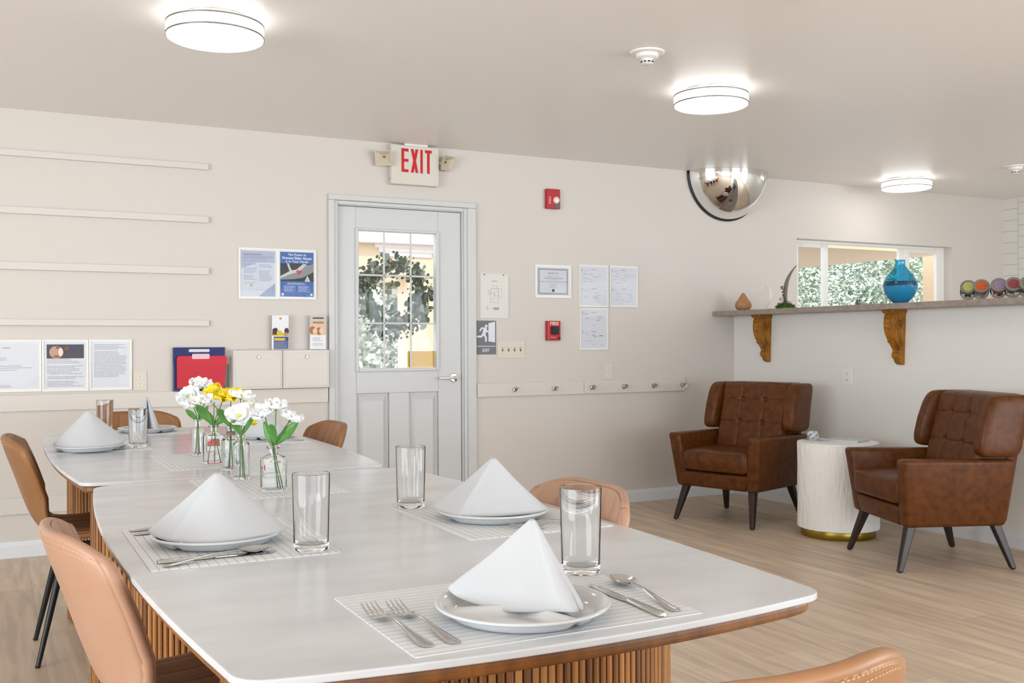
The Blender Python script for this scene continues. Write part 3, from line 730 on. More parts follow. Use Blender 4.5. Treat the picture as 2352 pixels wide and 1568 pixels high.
# bottle 5
x, y = V5
flower(V5, (x - .004, y, .766), (x, y, .893), (.672, 3.22, .995), (-.15, -.25, .95), .056, 'large yellow bloom tilted above the middle bottle', mt=m_yel, n=7, rows=2, cup=.05, seed=7,
       leaves=[((x - .002, y, .895), (.628, 3.2, .955), .014), ((x + .002, y, .895), (.690, 3.2, .965), .012)])
flower(V5, (x + .006, y, .766), (x + .002, y, .893), (.740, 3.30, .965), (.4, -.3, .7), .034, 'pale cream bloom behind the middle bottle', mt=m_cream, n=6, rows=2, cup=.4, seed=8)
flower(V5, (x - .008, y, .766), (x - .003, y, .893), (.626, 3.30, .978), (-.2, -.3, .9), .034, 'white bloom between the yellow bud and the yellow bloom', n=6, rows=2, cup=.3, seed=12)
# bottle 3
x, y = V3
flower(V3, (x - .020, y, .766), (x - .002, y, .883), (.664, 3.43, .996), (-.45, .3, .75), .034, 'half-closed yellow bloom above the wide bottle', mt=m_yel, n=5, rows=2, cup=.7, seed=9,
       leaves=[((x - .002, y, .890), (.598, 3.40, .958), .015), ((x + .002, y, .890), (.730, 3.42, .945), .015), ((x, y, .885), (.64, 3.48, .94), .012)])
flower(V3, (x + .022, y, .766), (x + .002, y, .883), (.705, 3.50, .972), (.2, -.4, .8), .036, 'white bloom low to the right of the yellow bud', n=6, rows=2, cup=.35, seed=10)
flower(V3, (x + .002, y, .766), (x, y, .883), (.610, 3.47, .962), (-.1, -.5, .8), .034, 'white bloom low to the left of the yellow bud', n=6, rows=2, cup=.35, seed=13)
# bottle 4
x, y = V4
flower(V4, (x - .008, y, .766), (x - .002, y, .885), (.634, 3.72, .968), (-.45, -.75, .35), .048, 'big white bloom at the left end of the bunch', n=8, rows=3, cup=.3, seed=11,
       leaves=[((x - .002, y, .885), (.620, 3.72, .925), .010)])
flower(V4, (x + .006, y, .766), (x + .002, y, .885), (.676, 3.78, 1.006), (.0, -.35, .9), .044, 'white bloom highest of the farthest bottle, before the red folder', n=8, rows=2, cup=.4, seed=14)
flower(V4, (x + .002, y, .766), (x + .001, y, .885), (.722, 3.80, .990), (.2, -.3, .9), .040, 'white bloom just behind the yellow bud', n=7, rows=2, cup=.4, seed=15,
       leaves=[((x + .002, y, .885), (.700, 3.74, .935), .010)])
# ================================================================ WALL-MOUNTED THINGS (local: x right, z up, -y out of the wall)
m_paper = mat('paper', 'dfe0e6', .6); m_ink = mat('print_grey', '8f8f9b', .7); m_inkd = mat('print_dark', '5a5a62', .7)
m_acryl = pane_mat('acrylic_cover', (.99, .992, .992, 1), .12)
def poly(b, pts, y0, y1):
    n = len(pts); vs = [(x, y0, z) for x, z in pts] + [(x, y1, z) for x, z in pts]
    return b.add(vs, [tuple(range(n)), tuple(range(n, 2 * n))[::-1]] + [(i, (i + 1) % n, n + (i + 1) % n, n + i) for i in range(n)])
def disc(b, cx, cz, r, y0, y1, n=20, sz=1): return poly(b, [(cx + r * math.cos(2 * PI * i / n), cz + r * sz * math.sin(2 * PI * i / n)) for i in range(n)], y0, y1)
def rrect(w_, h_, r, n=4):
    o = []
    for qx, qz, a0 in ((1, 1, 0), (-1, 1, 90), (-1, -1, 180), (1, -1, 270)):
        for i in range(n + 1): a = R(a0 + 90 * i / n); o.append((qx * (w_ / 2 - r) + r * math.cos(a), qz * (h_ / 2 - r) + r * math.sin(a)))
    return o
def lines(b, x0, x1, z0, z1, y, rr, pitch=.0075, th=.0022, gap=.16, ragged=.35, y2=None):
    z = z1
    while z > z0:
        if rr.random() > gap:
            e = x1 - (x1 - x0) * ragged * rr.random() ** 2; x = x0
            while x < e:
                w_ = rr.uniform(.008, .03); q = min(x + w_, e); b.box(x, q, y - .0003, y, z - th, z); x = q + .0022
        z -= pitch
def holder(x0, x1, z0, z1, label, cat='frame', name='document_holder', content=None, paper=m_paper, fr=m_white, edge=.016, seed=0, group=None, d=.012):
    cx, cz = (x0 + x1) / 2, (z0 + z1) / 2; w_, h_ = (x1 - x0) / 2, (z1 - z0) / 2
    t = thing(name, label, cat, (cx, YB, cz), 0, group)
    b = MB().box(-w_, w_, -.005, 0, -h_, h_)
    for a0, a1, c0, c1 in [(-w_, w_, h_ - edge * .6, h_), (-w_, w_, -h_, -h_ + edge * .6), (-w_, -w_ + edge * .6, -h_ + edge * .6, h_ - edge * .6), (w_ - edge * .6, w_, -h_ + edge * .6, h_ - edge * .6)]: b.box(a0, a1, -d, -.005, c0, c1)
    b.build('frame', fr, t, bevel=.001)
    sh = MB().box(-w_ + edge, w_ - edge, -.0068, -.005, -h_ + edge, h_ - edge).build('sheet', paper, t)
    if content: content(sh, w_ - edge, h_ - edge, random.Random(seed))
    MB().box(-w_ + edge * .5, w_ - edge * .5, -d + .001, -d + .0025, -h_ + edge * .5, h_ - edge * .5).build('clear_cover', m_acryl, t)
    return t
Y0 = -.0069
def c_letter(sh, w_, h_, rr):
    b = MB(); b.box(-.02, .02, Y0 - .0003, Y0, h_ - .03, h_ - .026); lines(b, -w_ + .02, w_ - .03, -h_ + .10, h_ - .07, Y0, rr, .011, .0026, .35, .8); lines(b, -.04, .04, -h_ + .012, -h_ + .02, Y0, rr, gap=0)
    b.build('printed_text', m_ink, sh)
def c_dense(sh, w_, h_, rr):
    b = MB(); lines(b, -w_ + .012, w_ - .012, -h_ + .06, h_ - .012, Y0, rr, .0078, .0024, .14, .3); b.build('printed_text', m_ink, sh)
def c_photo(sh, w_, h_, rr):
    b = MB(); lines(b, -w_ + .01, w_ - .01, -h_ + .01, h_ - .095, Y0, rr, .0085, .0025, .2, .4); b.build('printed_text', m_ink, sh)
    ms = [mat('photo_dark', '4b4146', .5), mat('photo_skin', 'c99a80', .5), mat('photo_shadow', '8a5347', .5), mat('photo_navy', '3f4368', .5), mat('photo_pale', 'efe0d2', .5), mat('photo_brown', '7a553f', .5)]
    zt, zb = h_ - .010, h_ - .088
    b = MB().mk(0).box(-w_ + .008, w_ - .008, Y0 - .0004, Y0, zb, zt)
    b.mk(3).box(-w_ + .008, w_ - .008, Y0 - .0007, Y0, zt - .006, zt)
    b.mk(1); disc(b, -.046, (zt + zb) / 2 - .004, .036, Y0 - .0008, Y0, 20, .95); b.mk(4); disc(b, -.024, (zt + zb) / 2 - .004, .012, Y0 - .0011, Y0, 14, 1.9)
    b.mk(2); disc(b, -.040, zt - .018, .010, Y0 - .0012, Y0, 12, .7); disc(b, -.045, zb + .012, .015, Y0 - .0012, Y0, 12, .4)
    b.mk(5); disc(b, .006, zt - .022, .012, Y0 - .0010, Y0, 12, .9); b.mk(3); disc(b, .04, zt - .03, .014, Y0 - .0010, Y0, 14)
    b.build('photograph', ms, sh)
holder(-.09, .258, .902, 1.186, 'white framed letter at the left edge of the photo, beside the smiling portrait sheet', content=c_letter, seed=1, group='framed notices on the back wall')
holder(.260, .498, .900, 1.186, 'framed notice with a cropped photo of a smiling face on top', content=c_photo, seed=2, group='framed notices on the back wall')
holder(.500, .7265, .900, 1.186, 'framed notice of dense text next to the ivory outlet', content=c_dense, seed=3, group='framed notices on the back wall')
def c_bill(sh, w_, h_, rr):
    b = MB(); m1, m2 = mat('poster_lilac', 'b3b9d2', .5), mat('poster_blue_grey', 'a1acc6', .5)
    b.mk(0).box(-w_, w_, Y0 - .0002, Y0 + .0004, h_ - .07, h_); poly(b, [(-w_, h_ - .07), (0, h_ - .07), (-w_, h_ - .11)], Y0 - .0002, Y0 + .0003)
    b.mk(1); poly(b, [(w_, -h_), (w_, -h_ + .08), (0, -h_)], Y0 - .0002, Y0 + .0003); b.build('colour_print', [m1, m2], sh)
    b = MB(); b.box(-w_ + .012, w_ * .2, Y0 - .0006, Y0, h_ - .026, h_ - .019); lines(b, -w_ + .012, w_ - .012, h_ - .062, h_ - .032, Y0 - .0003, rr, .007)
    lines(b, -w_ + .016, -.006, -h_ + .07, h_ - .082, Y0 - .0003, rr, .0075); lines(b, .004, w_ - .016, -h_ + .09, h_ - .082, Y0 - .0003, rr, .0075)
    b.build('printed_text', mat('print_blue_grey', '8d93ad', .7), sh)
    b = MB().at(0, Y0 - .0004, -h_ + .042).text('1-800-555-0100' if False else '- - -  - - -  - - - -', .016, w_ * 1.1); b.build('phone_line', m_inkd, sh)
    b = MB(); disc(b, -w_ * .42, -h_ + .066, .007, Y0 - .0006, Y0); b.build('emblem', mat('emblem_gold', 'd8a23c', .5), sh)
holder(1.3314, 1.568, 1.430, 1.7376, 'framed pale blue notice in two columns, left of the blue poster', content=c_bill, paper=mat('pale_blue_paper', 'd3d7e3', .5), seed=4, group='framed notices on the back wall')
def c_blue(sh, w_, h_, rr):
    g = [mat('photo_black', '34363a', .5), mat('photo_grey', '8e9192', .5), mat('photo_light', 'c9cccb', .5), mat('poster_red', 'd04a4c', .5)]
    b = MB().mk(0).box(-w_, w_, Y0 - .0004, Y0, -h_ + .094, h_ - .070)
    z0, z1 = -h_ + .094, h_ - .070; H_ = z1 - z0
    b.mk(1); poly(b, [(-w_, z0 + H_ * .25), (-w_ * .3, z0 + H_ * .55), (w_ * .1, z0 + H_ * .55), (w_ * .5, z0 + H_ * .9), (w_, z0 + H_), (w_, z0 + H_ * .55), (w_ * .3, z0 + H_ * .2), (-w_ * .3, z0 + H_ * .12), (-w_, z0 + H_ * .08)], Y0 - .0007, Y0)
    b.mk(2); poly(b, [(-w_, z0 + H_ * .28), (-w_ * .35, z0 + H_ * .62), (-w_ * .05, z0 + H_ * .66), (w_ * .35, z0 + H_ * .98), (w_ * .6, z0 + H_ * .98), (w_ * .15, z0 + H_ * .55), (-w_ * .35, z0 + H_ * .42), (-w_, z0 + H_ * .16)], Y0 - .0009, Y0)
    poly(b, [(-w_ * .62, z1), (-w_ * .5, z1), (-w_ * .28, z0 + H_ * .5), (-w_ * .42, z0 + H_ * .48)], Y0 - .0010, Y0); poly(b, [(w_ * .45, z0), (w_ * .62, z0 + H_ * .34), (w_ * .8, z0)], Y0 - .0010, Y0)
    b.mk(3); hz = z0 + H_ * .52; s = .0185
    poly(b, [(.012 + s * (16 * math.sin(a) ** 3) / 17, hz + s * (13 * math.cos(a) - 5 * math.cos(2 * a) - 2 * math.cos(3 * a) - math.cos(4 * a)) / 17) for a in [2 * PI * i / 28 for i in range(28)]], Y0 - .0014, Y0)
    b.build('poster_picture', g, sh)
    b = MB(); b.at(0, Y0 - .0003, h_ - .016).text('The Power to', .02, w_ * 1.1, bold=.0002); b.at(0, Y0 - .0003, h_ - .037).text('Prevent Elder Abuse', .022, w_ * 1.75, bold=.0004); b.at(0, Y0 - .0003, h_ - .058).text('is in Your Hands', .02, w_ * 1.35, bold=.0002)
    b.at(); lines(b, -w_ * .6, w_ * .6, -h_ + .072, -h_ + .084, Y0, rr, .007, gap=0); lines(b, -w_ * .8, -.006, -h_ + .03, -h_ + .066, Y0, rr, .0065, .0018, 0); lines(b, .006, w_ * .8, -h_ + .03, -h_ + .066, Y0, rr, .0065, .0018, 0)
    b.build('printed_text', mat('print_white', 'e8ecf6', .6), sh)
    b = MB(); disc(b, -w_ + .014, -h_ + .013, .008, Y0 - .0004, Y0); disc(b, w_ - .014, -h_ + .013, .008, Y0 - .0004, Y0); b.build('emblem', m_paper, sh)
holder(1.568, 1.8069, 1.432, 1.7376, 'framed blue poster with grey hands holding a red heart', content=c_blue, paper=mat('poster_blue', '4169ae', .45), seed=5, name='framed_poster', cat='poster')
def c_cert(sh, w_, h_, rr):
    b = MB()
    b.box(-w_ + .014, w_ - .014, Y0 - .0004, Y0, -h_ + .014, h_ - .014); b.build('certificate_field', mat('cert_paper', 'd6d6df', .5), sh)
    b = MB().at(0, Y0 - .0007, h_ - .035).text('CERTIFICATE', .016, .085); b.at(); z = h_ - .055
    for w1, th in [(.05, .002), (.075, .004), (.045, .002), (.11, .003), (.04, .002), (.028, .002), (.03, .002)]: b.box(-w1, w1, Y0 - .0007, Y0, z - th, z); z -= .0125
    b.build('printed_text', m_ink, sh)
    b = MB(); disc(b, 0, -h_ + .030, .011, Y0 - .001, Y0); b.build('seal', m_inkd, sh)
holder(3.3553, 3.6415, 1.471, 1.700, 'white framed certificate with grey border and dark seal', content=c_cert, paper=mat('cert_border', 'a9a9b3', .5), name='framed_certificate', cat='frame', edge=.022, seed=6)
def c_form(sh, w_, h_, rr):
    b = MB()
    for zt in (h_ - .012, -.012):
        b.box(-w_ + .008, -w_ + .014, Y0 - .0004, Y0, zt - .022, zt); b.box(-.022, .022, Y0 - .0004, Y0, zt - .010, zt - .004); b.box(-w_ + .02, -w_ + .06, Y0 - .0004, Y0, zt - .018, zt - .015)
        for k in range(12):
            x = rr.uniform(-w_ + .01, w_ - .05); z = zt - rr.uniform(.03, h_ * .75); b.box(x, x + rr.uniform(.02, .045), Y0 - .0004, Y0, z - .003, z)
    b.build('printed_text', mat('print_pale', 'b5b6c2', .7), sh)
for x0, x1, z0, z1, s, l in [(3.7095, 3.952, 1.412, 1.7105, 7, 'clear-covered licence form above another, immediately right of the certificate'), (3.964, 4.2045, 1.4155, 1.711, 8, 'clear-covered licence form highest on the right, with a white glare'), (3.7135, 3.948, 1.1085, 1.405, 9, 'clear-covered licence form below two others, beside the fire pull')]:
    holder(x0, x1, z0, z1, l, content=c_form, paper=mat('form_paper', 'dadbe2', .5), seed=s, edge=.012, group='licence forms on the back wall')
def c_map(sh, w_, h_, rr):
    b = MB().at(0, Y0 - .0003, h_ - .045).text('EXIT PLAN', .010, .04); b.at()
    def fr(x0, x1, z0, z1, t=.0012):
        for a0, a1, c0, c1 in [(x0, x1, z0, z0 + t), (x0, x1, z1 - t, z1), (x0, x0 + t, z0, z1), (x1 - t, x1, z0, z1)]: b.box(a0, a1, Y0 - .0003, Y0, c0, c1)
    fr(-.03, .03, -.045, .05); fr(-.03, .0, -.02, .02); fr(0, .03, .0, .03); fr(-.045, -.03, .01, .04); fr(.03, .055, -.01, .05); fr(-.012, .02, .05, .07)
    b.box(-.072, -.035, Y0 - .0003, Y0, -.083, -.081); b.box(-.055, -.053, Y0 - .0003, Y0, -.1, -.066); b.box(-.012, .035, Y0 - .0003, Y0, -.086, -.078); b.box(-.006, .03, Y0 - .0003, Y0, -.094, -.089)
    b.build('printed_plan', m_ink, sh)
t = holder(2.935, 3.1485, 1.327, 1.626, 'white evacuation floor plan sheet beside the door, above the grey exit plaque', content=c_map, paper=mat('plan_paper', 'e6e2db', .6), name='floor_plan_sheet', cat='sign', edge=.004, d=.008)
b = MB(); disc(b, -.076, .143, .004, -.0105, -.008, 10); disc(b, .068, .143, .004, -.0105, -.008, 10); b.build('screw', m_grout, t)
# grey exit plaque with the running figure
t = thing('exit_plaque', 'small grey exit plaque with a running figure, right of the door', 'sign', (2.978, YB, 1.196))
poly(MB(), rrect(.153, .228, .008), -.003, 0).build('plate', mat('plaque_grey', '6d6f70', .4), t)
b = MB(); k = .000554
def q(x, y_): return ((x - 210) * k, (1028 - y_) * k)
def limb(pts, wd):
    for i in range(len(pts) - 1):
        p, r_ = Vector(q(*pts[i])), Vector(q(*pts[i + 1])); n = (r_ - p).normalized(); n = Vector((-n.y, n.x)) * wd * k
        poly(b, [tuple(p + n), tuple(p - n), tuple(r_ - n), tuple(r_ + n)], lay(), -.003)
    for p in pts: disc(b, *q(*p), wd * k, lay(), -.003, 12)
_n = [0]
def lay(): _n[0] += 1; return -.0042 - .00004 * _n[0]
disc(b, *q(214, 888), 18 * k, lay(), -.003)
limb([(200, 925), (182, 985)], 22); limb([(198, 915), (150, 915), (130, 945)], 10); limb([(205, 925), (222, 955), (240, 955)], 10)
limb([(178, 990), (206, 1018), (209, 1070)], 12); limb([(172, 985), (150, 1015), (98, 1016)], 12)
poly(b, [q(243, 855), q(333, 833), q(333, 1088), q(243, 1075)], -.0042, -.003); poly(b, [q(85, 1130), q(338, 1130), q(338, 1138), q(85, 1138)], -.0042, -.003)
b.at(0, -.0036, q(0, 1183)[1]).text('EXIT', .03, .052, bold=.0006); b.build('raised_pictogram', mat('plaque_white', 'dfe0e8', .4), t)
# fire strobe and fire pull station
m_red = mat('alarm_red', 'b3121f', .3)
t = thing('fire_alarm_strobe', 'small red fire alarm strobe high on the wall above the certificate', 'alarm', (3.49, YB - .002, 2.158))
poly(MB(), rrect(.108, .138, .006), -.03, 0).build('housing', m_red, t, bevel=.004)
b = MB().ball((.022, -.03, -.008), .025, 14, 8, (1, .6, 1)); b.build('strobe_lens', mat('strobe_lens', 'e8e4dc', .1, coat=.5), t, smooth=True)
MB().box(.008, .052, -.032, -.030, -.067, -.035).build('label_plate', mat('alarm_grey', '6d5f5c', .5), t)
b = MB().at(-.030, -.0304, -.012, ry=R(90)).text('FIRE', .022, .05, bold=.0005); b.build('lettering', mat('alarm_pink', 'e7a7a4', .5), t)
t = thing('fire_pull_station', 'red fire pull station with black handle, under the certificate', 'alarm', (3.490, YB - .002, 1.243))
poly(MB(), rrect(.108, .136, .004), -.026, 0).build('housing', m_red, t, bevel=.003)
MB().box(-.050, -.040, -.036, -.026, -.066, .066).build('hinge_edge', mat('alarm_red_light', 'd04a50', .4), t, bevel=.002)
b = MB(); poly(b, [(-.022, .030), (.038, .030), (.038, -.022), (.008, -.030), (-.022, -.022)], -.034, -.026); b.box(-.018, .034, -.042, -.034, .006, .022); b.box(-.018, .034, -.042, -.034, -.016, -.006); b.build('pull_handle', m_black, t, bevel=.002)
b = MB().at(.004, -.0268, .050).text('FIRE', .032, .068, bold=.0009); b.at(-.006, -.0268, -.046).text('PULL DOWN', .012, .046); b.build('lettering', mat('alarm_letter', 'f0cdc8', .5), t)
b = MB(); disc(b, .044, -.052, .008, -.030, -.026); b.build('key_lock', m_black, t)
# sockets and switches
def outlet(loc, rz, label, m=m_ivory, slots=m_grout):
    t = thing('wall_outlet', label, 'outlet', loc, rz, 'duplex wall outlets')
    poly(MB(), rrect(.074, .117, .004), -.005, 0).build('cover_plate', m, t, bevel=.0015)
    for z in (.021, -.021):
        so_ = poly(MB(), [(.016 * math.cos(a) * (1 if True else 1), z + .0135 * math.sin(a)) for a in [2 * PI * i / 16 for i in range(16)]], -.0065, -.005).build('socket', mat('socket_face', 'e9e3d6', .4) if m is m_ivory else m, t)
        b = MB(); b.box(-.008, -.005, -.0069, -.0063, z - .001, z + .008); b.box(.004, .0065, -.0069, -.0063, z - .001, z + .007); disc(b, 0, z - .007, .0026, -.0069, -.0063, 8); b.build('slots', slots, so_)
    return t
outlet((.7715, YB, .952), 0, 'ivory outlet right of the framed notices, left end of the wall', m_ivory, mat('slot_olive', '8a7a35', .6))
outlet((3.954, YB, .956), 0, 'beige outlet on the back wall resting on the coat hook rail')
outlet((XB, 4.995, .923), R(90) + PI, 'white outlet on the half wall between the corbels') if False else outlet((XB, 4.995, .923), R(-90), 'pale outlet on the half wall, below and between the corbels', m_white)
t = thing('light_switch', 'beige four-toggle switch plate right of the grey exit plaque', 'switch', (3.171, YB, 1.1145))
poly(MB(), rrect(.212, .116, .004), -.005, 0).build('cover_plate', m_ivory, t, bevel=.0015)
for k_ in range(4):
    b = MB().box(-.069 + .046 * k_ - .005, -.069 + .046 * k_ + .005, -.0056, -.005, -.012, .012); b.build('toggle_slot', m_grout, t)
    b = MB().at(-.069 + .046 * k_, -.006, .003, rx=R(-25)).box(-.0035, .0035, -.012, .001, -.004, .004); b.build('toggle', m_ivory, t, bevel=.001)
# coat rail: one board carrying six glass knobs
t = thing('coat_hook_rail', 'white board on the wall with six clear glass knobs, right of the door', 'coat rack', (3.76, YB, .842))
MB().box(-.855, -.02, -.018, 0, -.046, .046).box(-.018, .862, -.019, 0, -.045, .049).build('board', m_trimw, t, bevel=.003)
for x in (3.1889, 3.4967, 3.8029, 4.0762, 4.3358, 4.5961):
    b = MB().at(x - 3.76, -.018, 0, rx=R(90)); b.lathe([(0, 0), (.017, 0), (.017, .003), (.007, .005), (.006, .016), (0, .016)], 18)
    kn = b.build('knob', m_nickel, t, smooth=40)
    b = MB().at(x - 3.76, -.034, 0, rx=R(90)); b.lathe([(0, 0), (.009, 0), (.017, .008), (.019, .016), (.015, .024), (0, .027)], 10); b.build('glass_head', m_bglass, kn)
# red and blue folders in a clear wall pocket
t = thing('wall_file_pocket', 'clear wall pocket holding the red and blue folders', 'file holder', (1.108, YB, .985))
b = MB().box(-.160, .160, -.004, -.001, -.10, .10); b.box(-.160, .160, -.050, -.047, -.10, .055); b.box(-.160, .160, -.047, -.004, -.10, -.097); b.box(-.160, -.157, -.047, -.004, -.097, .055); b.box(.157, .160, -.047, -.004, -.097, .055)
b.build('pocket_shell', m_acryl, t)
t = thing('folder', 'dark blue folder standing behind the red one', 'folder', (1.098, YB - .016, 1.018))
b = MB(); poly(b, [(-.147, -.128), (.146, -.128), (.149, .122), (-.147, .122)], -.008, 0); b.build('cover', mat('folder_blue', '1d2468', .5), t)
poly(MB(), [(x - .0 , z + .103) for x, z in rrect(.118, .017, .006)], -.0095, -.008).build('index_tab', m_paper, t)
t = thing('folder', 'red folder in front of the blue one with a pale tab', 'folder', (1.110, YB - .032, .993))
b = MB(); poly(b, [(-.140, -.090), (.128, -.090), (.146, .082), (.138, .096), (-.128, .097), (-.141, .084)], -.009, 0); b.build('cover', mat('folder_red', 'cf2136', .5), t)
poly(MB(), [(x - .006, z + .094) for x, z in rrect(.100, .030, .007)], -.0105, -.009).build('index_tab', mat('tab_pink', 'e6c3c6', .4), t)
# two lockable wall boxes
def wallbox(x0, x1, label):
    cx = (x0 + x1) / 2; w_ = (x1 - x0) / 2
    t = thing('wall_lock_box', label, 'box', (cx, YB, 1.006), 0, 'lockable wall boxes')
    MB().box(-w_ + .001, w_ - .001, -.07, 0, -.117, .115).build('body', m_trimw, t, bevel=.003)
    dr = MB().box(-w_ + .012, w_ - .012, -.074, -.070, -.104, .100).build('door', m_trimw, t, bevel=.0015)
    b = MB().at(0, -.074, .074, rx=R(90)); b.lathe([(0, 0), (.010, 0), (.010, .004), (.007, .009), (0, .009)], 18); b.build('lock', m_nickel, dr, smooth=40)
    return t
wallbox(1.284, 1.580, 'white wall box with a small lock, next to the red folder')
wallbox(1.581, 1.872, 'white wall box with a small lock, next to the door frame')
t = MB().box(-.075, .075, -.055, -.005, 0, .004).build('paper_stack', mat('paper_edge', 'c9c2b8', .7), None, loc=(1.40, YB, 1.1212)); tag(t, 'few loose sheets lying flat on the left wall box', 'paper')
# brochures in clear stands on the boxes
def brochure(x, label, cols, kind):
    h = thing('brochure_holder', 'clear stand for the ' + label, 'brochure holder', (x, YB - .012, 1.1212), 0)
    b = MB().box(-.056, .056, -.002, 0, .002, .212); b.box(-.056, .056, -.045, 0, 0, .003); b.box(-.056, .056, -.045, -.043, .003, .06); b.build('stand', m_acryl, h)
    t = thing('brochure', label, 'brochure', (x, YB - .028, 1.1250), 0, 'brochures on the wall boxes', rx=R(3))
    MB().box(-.050, .050, -.010, 0, 0, .208).build('cover', mat('brochure_white', 'ecebee', .4), t)
    b = MB(); c = MB(); y = -.0105
    if kind == 0:
        c.mk(0).box(-.040, .049, y, -.009, .003, .078); c.mk(4); lines(c, -.036, .042, .010, .046, y - .0002, random.Random(4), .007, .002, 0); c.mk(1).box(-.036, .030, y - .0003, -.009, .054, .070)
        b.mk(1).box(-.050, .049, y, -.009, .082, .102); b.mk(2).box(-.048, -.018, y - .0003, -.009, .090, .125); disc(b, -.030, .118, .014, y - .0005, -.009); b.mk(1); disc(b, -.006, .100, .017, y - .0006, -.009); b.mk(2); disc(b, .038, .112, .014, y - .0007, -.009, 14, 1.4); b.mk(3); disc(b, .034, .092, .012, y - .0009, -.009)
        disc(MB(), 0, .188, .008, y, -.009).build('emblem', mat('emblem_gold', 'd8a23c', .5), t)
        cs = [mat('bro_navy', '3a4680', .5), mat('bro_yellow', 'd9be3a', .5), mat('bro_dark', '4a2c2e', .5), mat('bro_skin', 'c08a72', .5), mat('bro_line', 'aab0cc', .6)]
    else:
        b.mk(1).box(-.049, .049, y, -.009, .088, .1495); b.mk(2); disc(b, -.036, .118, .019, y - .0004, -.009, 16, 1.3); disc(b, .006, .112, .020, y - .0005, -.009, 16, 1.2); b.mk(3); disc(b, -.020, .112, .015, y - .0006, -.009, 16, 1.2); disc(b, .022, .114, .016, y - .0007, -.009, 16, 1.2)
        c.mk(0).box(-.049, .049, y, -.009, .150, .207); c.mk(4); c.box(-.036, .034, y - .0006, -.009, .188, .197); c.mk(2).box(-.034, .034, y - .0006, -.009, .160, .170)
        d = MB(); lines(d, -.034, .036, .018, .072, y, random.Random(8), .009, .0025, .2); d.build('printed_text', m_ink, t)
        cs = [mat('bro_sand', 'cdc6b4', .5), mat('bro_peach', 'e5c3a5', .5), mat('bro_auburn', 'b5713c', .5), mat('bro_face', 'edc9b4', .5), m_inkd]
    b.build('printed_picture', cs, t); c.build('printed_heading', cs, t)
brochure(1.573, 'blue and yellow brochure above the wall boxes, left one', 0, 0)
brochure(1.808, 'peach brochure with faces above the wall boxes, beside the door', 0, 1)
# lit exit sign with two lamp heads
t = thing('exit_sign', 'white exit sign with red letters and two lamp heads, above the door', 'sign', (2.453, YB, 2.305))
m_off = mat('sign_plastic', 'd9d2c6', .45); m_head = mat('lamp_head_plastic', 'cfc3ac', .4)
MB().box(-.166, .166, -.052, 0, -.125, .128).build('housing', m_off, t, bevel=.006)
b = MB(); y = -.0535; z0, z1 = -.046, .106; s = .019
def bar(x0, x1, za, zb): b.box(x0, x1, y, -.05, za, zb)
bar(-.096, -.078, z0, z1); bar(-.078, -.048, z1 - s, z1); bar(-.078, -.048, (z0 + z1) / 2 - s / 2, (z0 + z1) / 2 + s / 2); bar(-.078, -.048, z0, z0 + s)
poly(b, [(-.032, z1), (-.013, z1), (.020, z0), (.001, z0)], y, -.05); poly(b, [(.001, z1), (.020, z1), (-.013, z0), (-.032, z0)], y - .0004, -.05)
bar(.034, .051, z0, z1); bar(.066, .114, z1 - s, z1); bar(.081, .099, z0, z1 - s)
b.build('letters', mat('exit_red', 'c8000f', .4), t)
MB().box(-.07, .09, -.05, -.005, .128, .140).build('mounting_canopy', m_white, t, bevel=.004)
MB().box(-.1675, -.166, -.030, -.024, -.098, -.088).build('test_button', m_black, t)
for sx in (-1, 1):
    b = MB().at(sx * .215, -.055, .038, rz=R(28 * sx), rx=R(24))
    b.add([(-.055, -.022, -.05), (.055, -.022, -.05), (.055, -.022, .05), (-.055, -.022, .05), (-.018, .03, -.018), (.018, .03, -.018), (.018, .03, .018), (-.018, .03, .018),
           (-.049, -.022, -.044), (.049, -.022, -.044), (.049, -.022, .044), (-.049, -.022, .044), (-.010, .012, -.010), (.010, .012, -.010), (.010, .012, .010), (-.010, .012, .010)],
          [(0, 1, 5, 4), (1, 2, 6, 5), (2, 3, 7, 6), (3, 0, 4, 7), (4, 5, 6, 7), (0, 1, 9, 8), (1, 2, 10, 9), (2, 3, 11, 10), (3, 0, 8, 11), (8, 9, 13, 12), (9, 10, 14, 13), (10, 11, 15, 14), (11, 8, 12, 15), (12, 13, 14, 15)])
    hd = b.build('lamp_head', m_head, t)
    MB().tube([(sx * .160, -.026, .03), (sx * .200, -.032, .034)], .012, 10).build('lamp_arm', m_head, t, smooth=True)
    MB().at(sx * .215, -.055, .038, rz=R(28 * sx), rx=R(24)).ball((0, .004, 0), .006, 8, 6).build('bulb', m_grout, hd, smooth=True)
# convex corner mirror: quarter dome under the ceiling
t = thing('dome_mirror', 'silver quarter-dome safety mirror where wall meets ceiling', 'mirror', (5.015, YB, ZC))
a_, d_ = .350, .30
b = MB(); b.grid(lambda u, v: (-a_ * math.cos(PI * u), -d_ * math.sin(PI * u) * math.cos(PI / 2 * v) , -a_ * math.sin(PI * u) * math.sin(PI / 2 * v)) if False else
       (a_ * math.cos(PI * v), -d_ * math.sin(PI * v) * math.cos(PI / 2 * u), -a_ * math.sin(PI * v) * math.sin(PI / 2 * u) - .001), 40, 60)
b.build('mirrored_dome', m_chrome, t, smooth=True)
arc = [(-(a_ + .004) * math.cos(PI * i / 40), -.010, -(a_ + .004) * math.sin(PI * i / 40) - .001) for i in range(41)]
MB().tube(arc, .0075, 8).build('black_rim', m_black, t, smooth=True)
arc = [(-(a_ - .008) * math.cos(PI * i / 40), -.018, -(a_ - .008) * math.sin(PI * i / 40) - .001) for i in range(41)]
MB().tube(arc, .007, 8).build('chrome_rim', m_chrome, t, smooth=True)
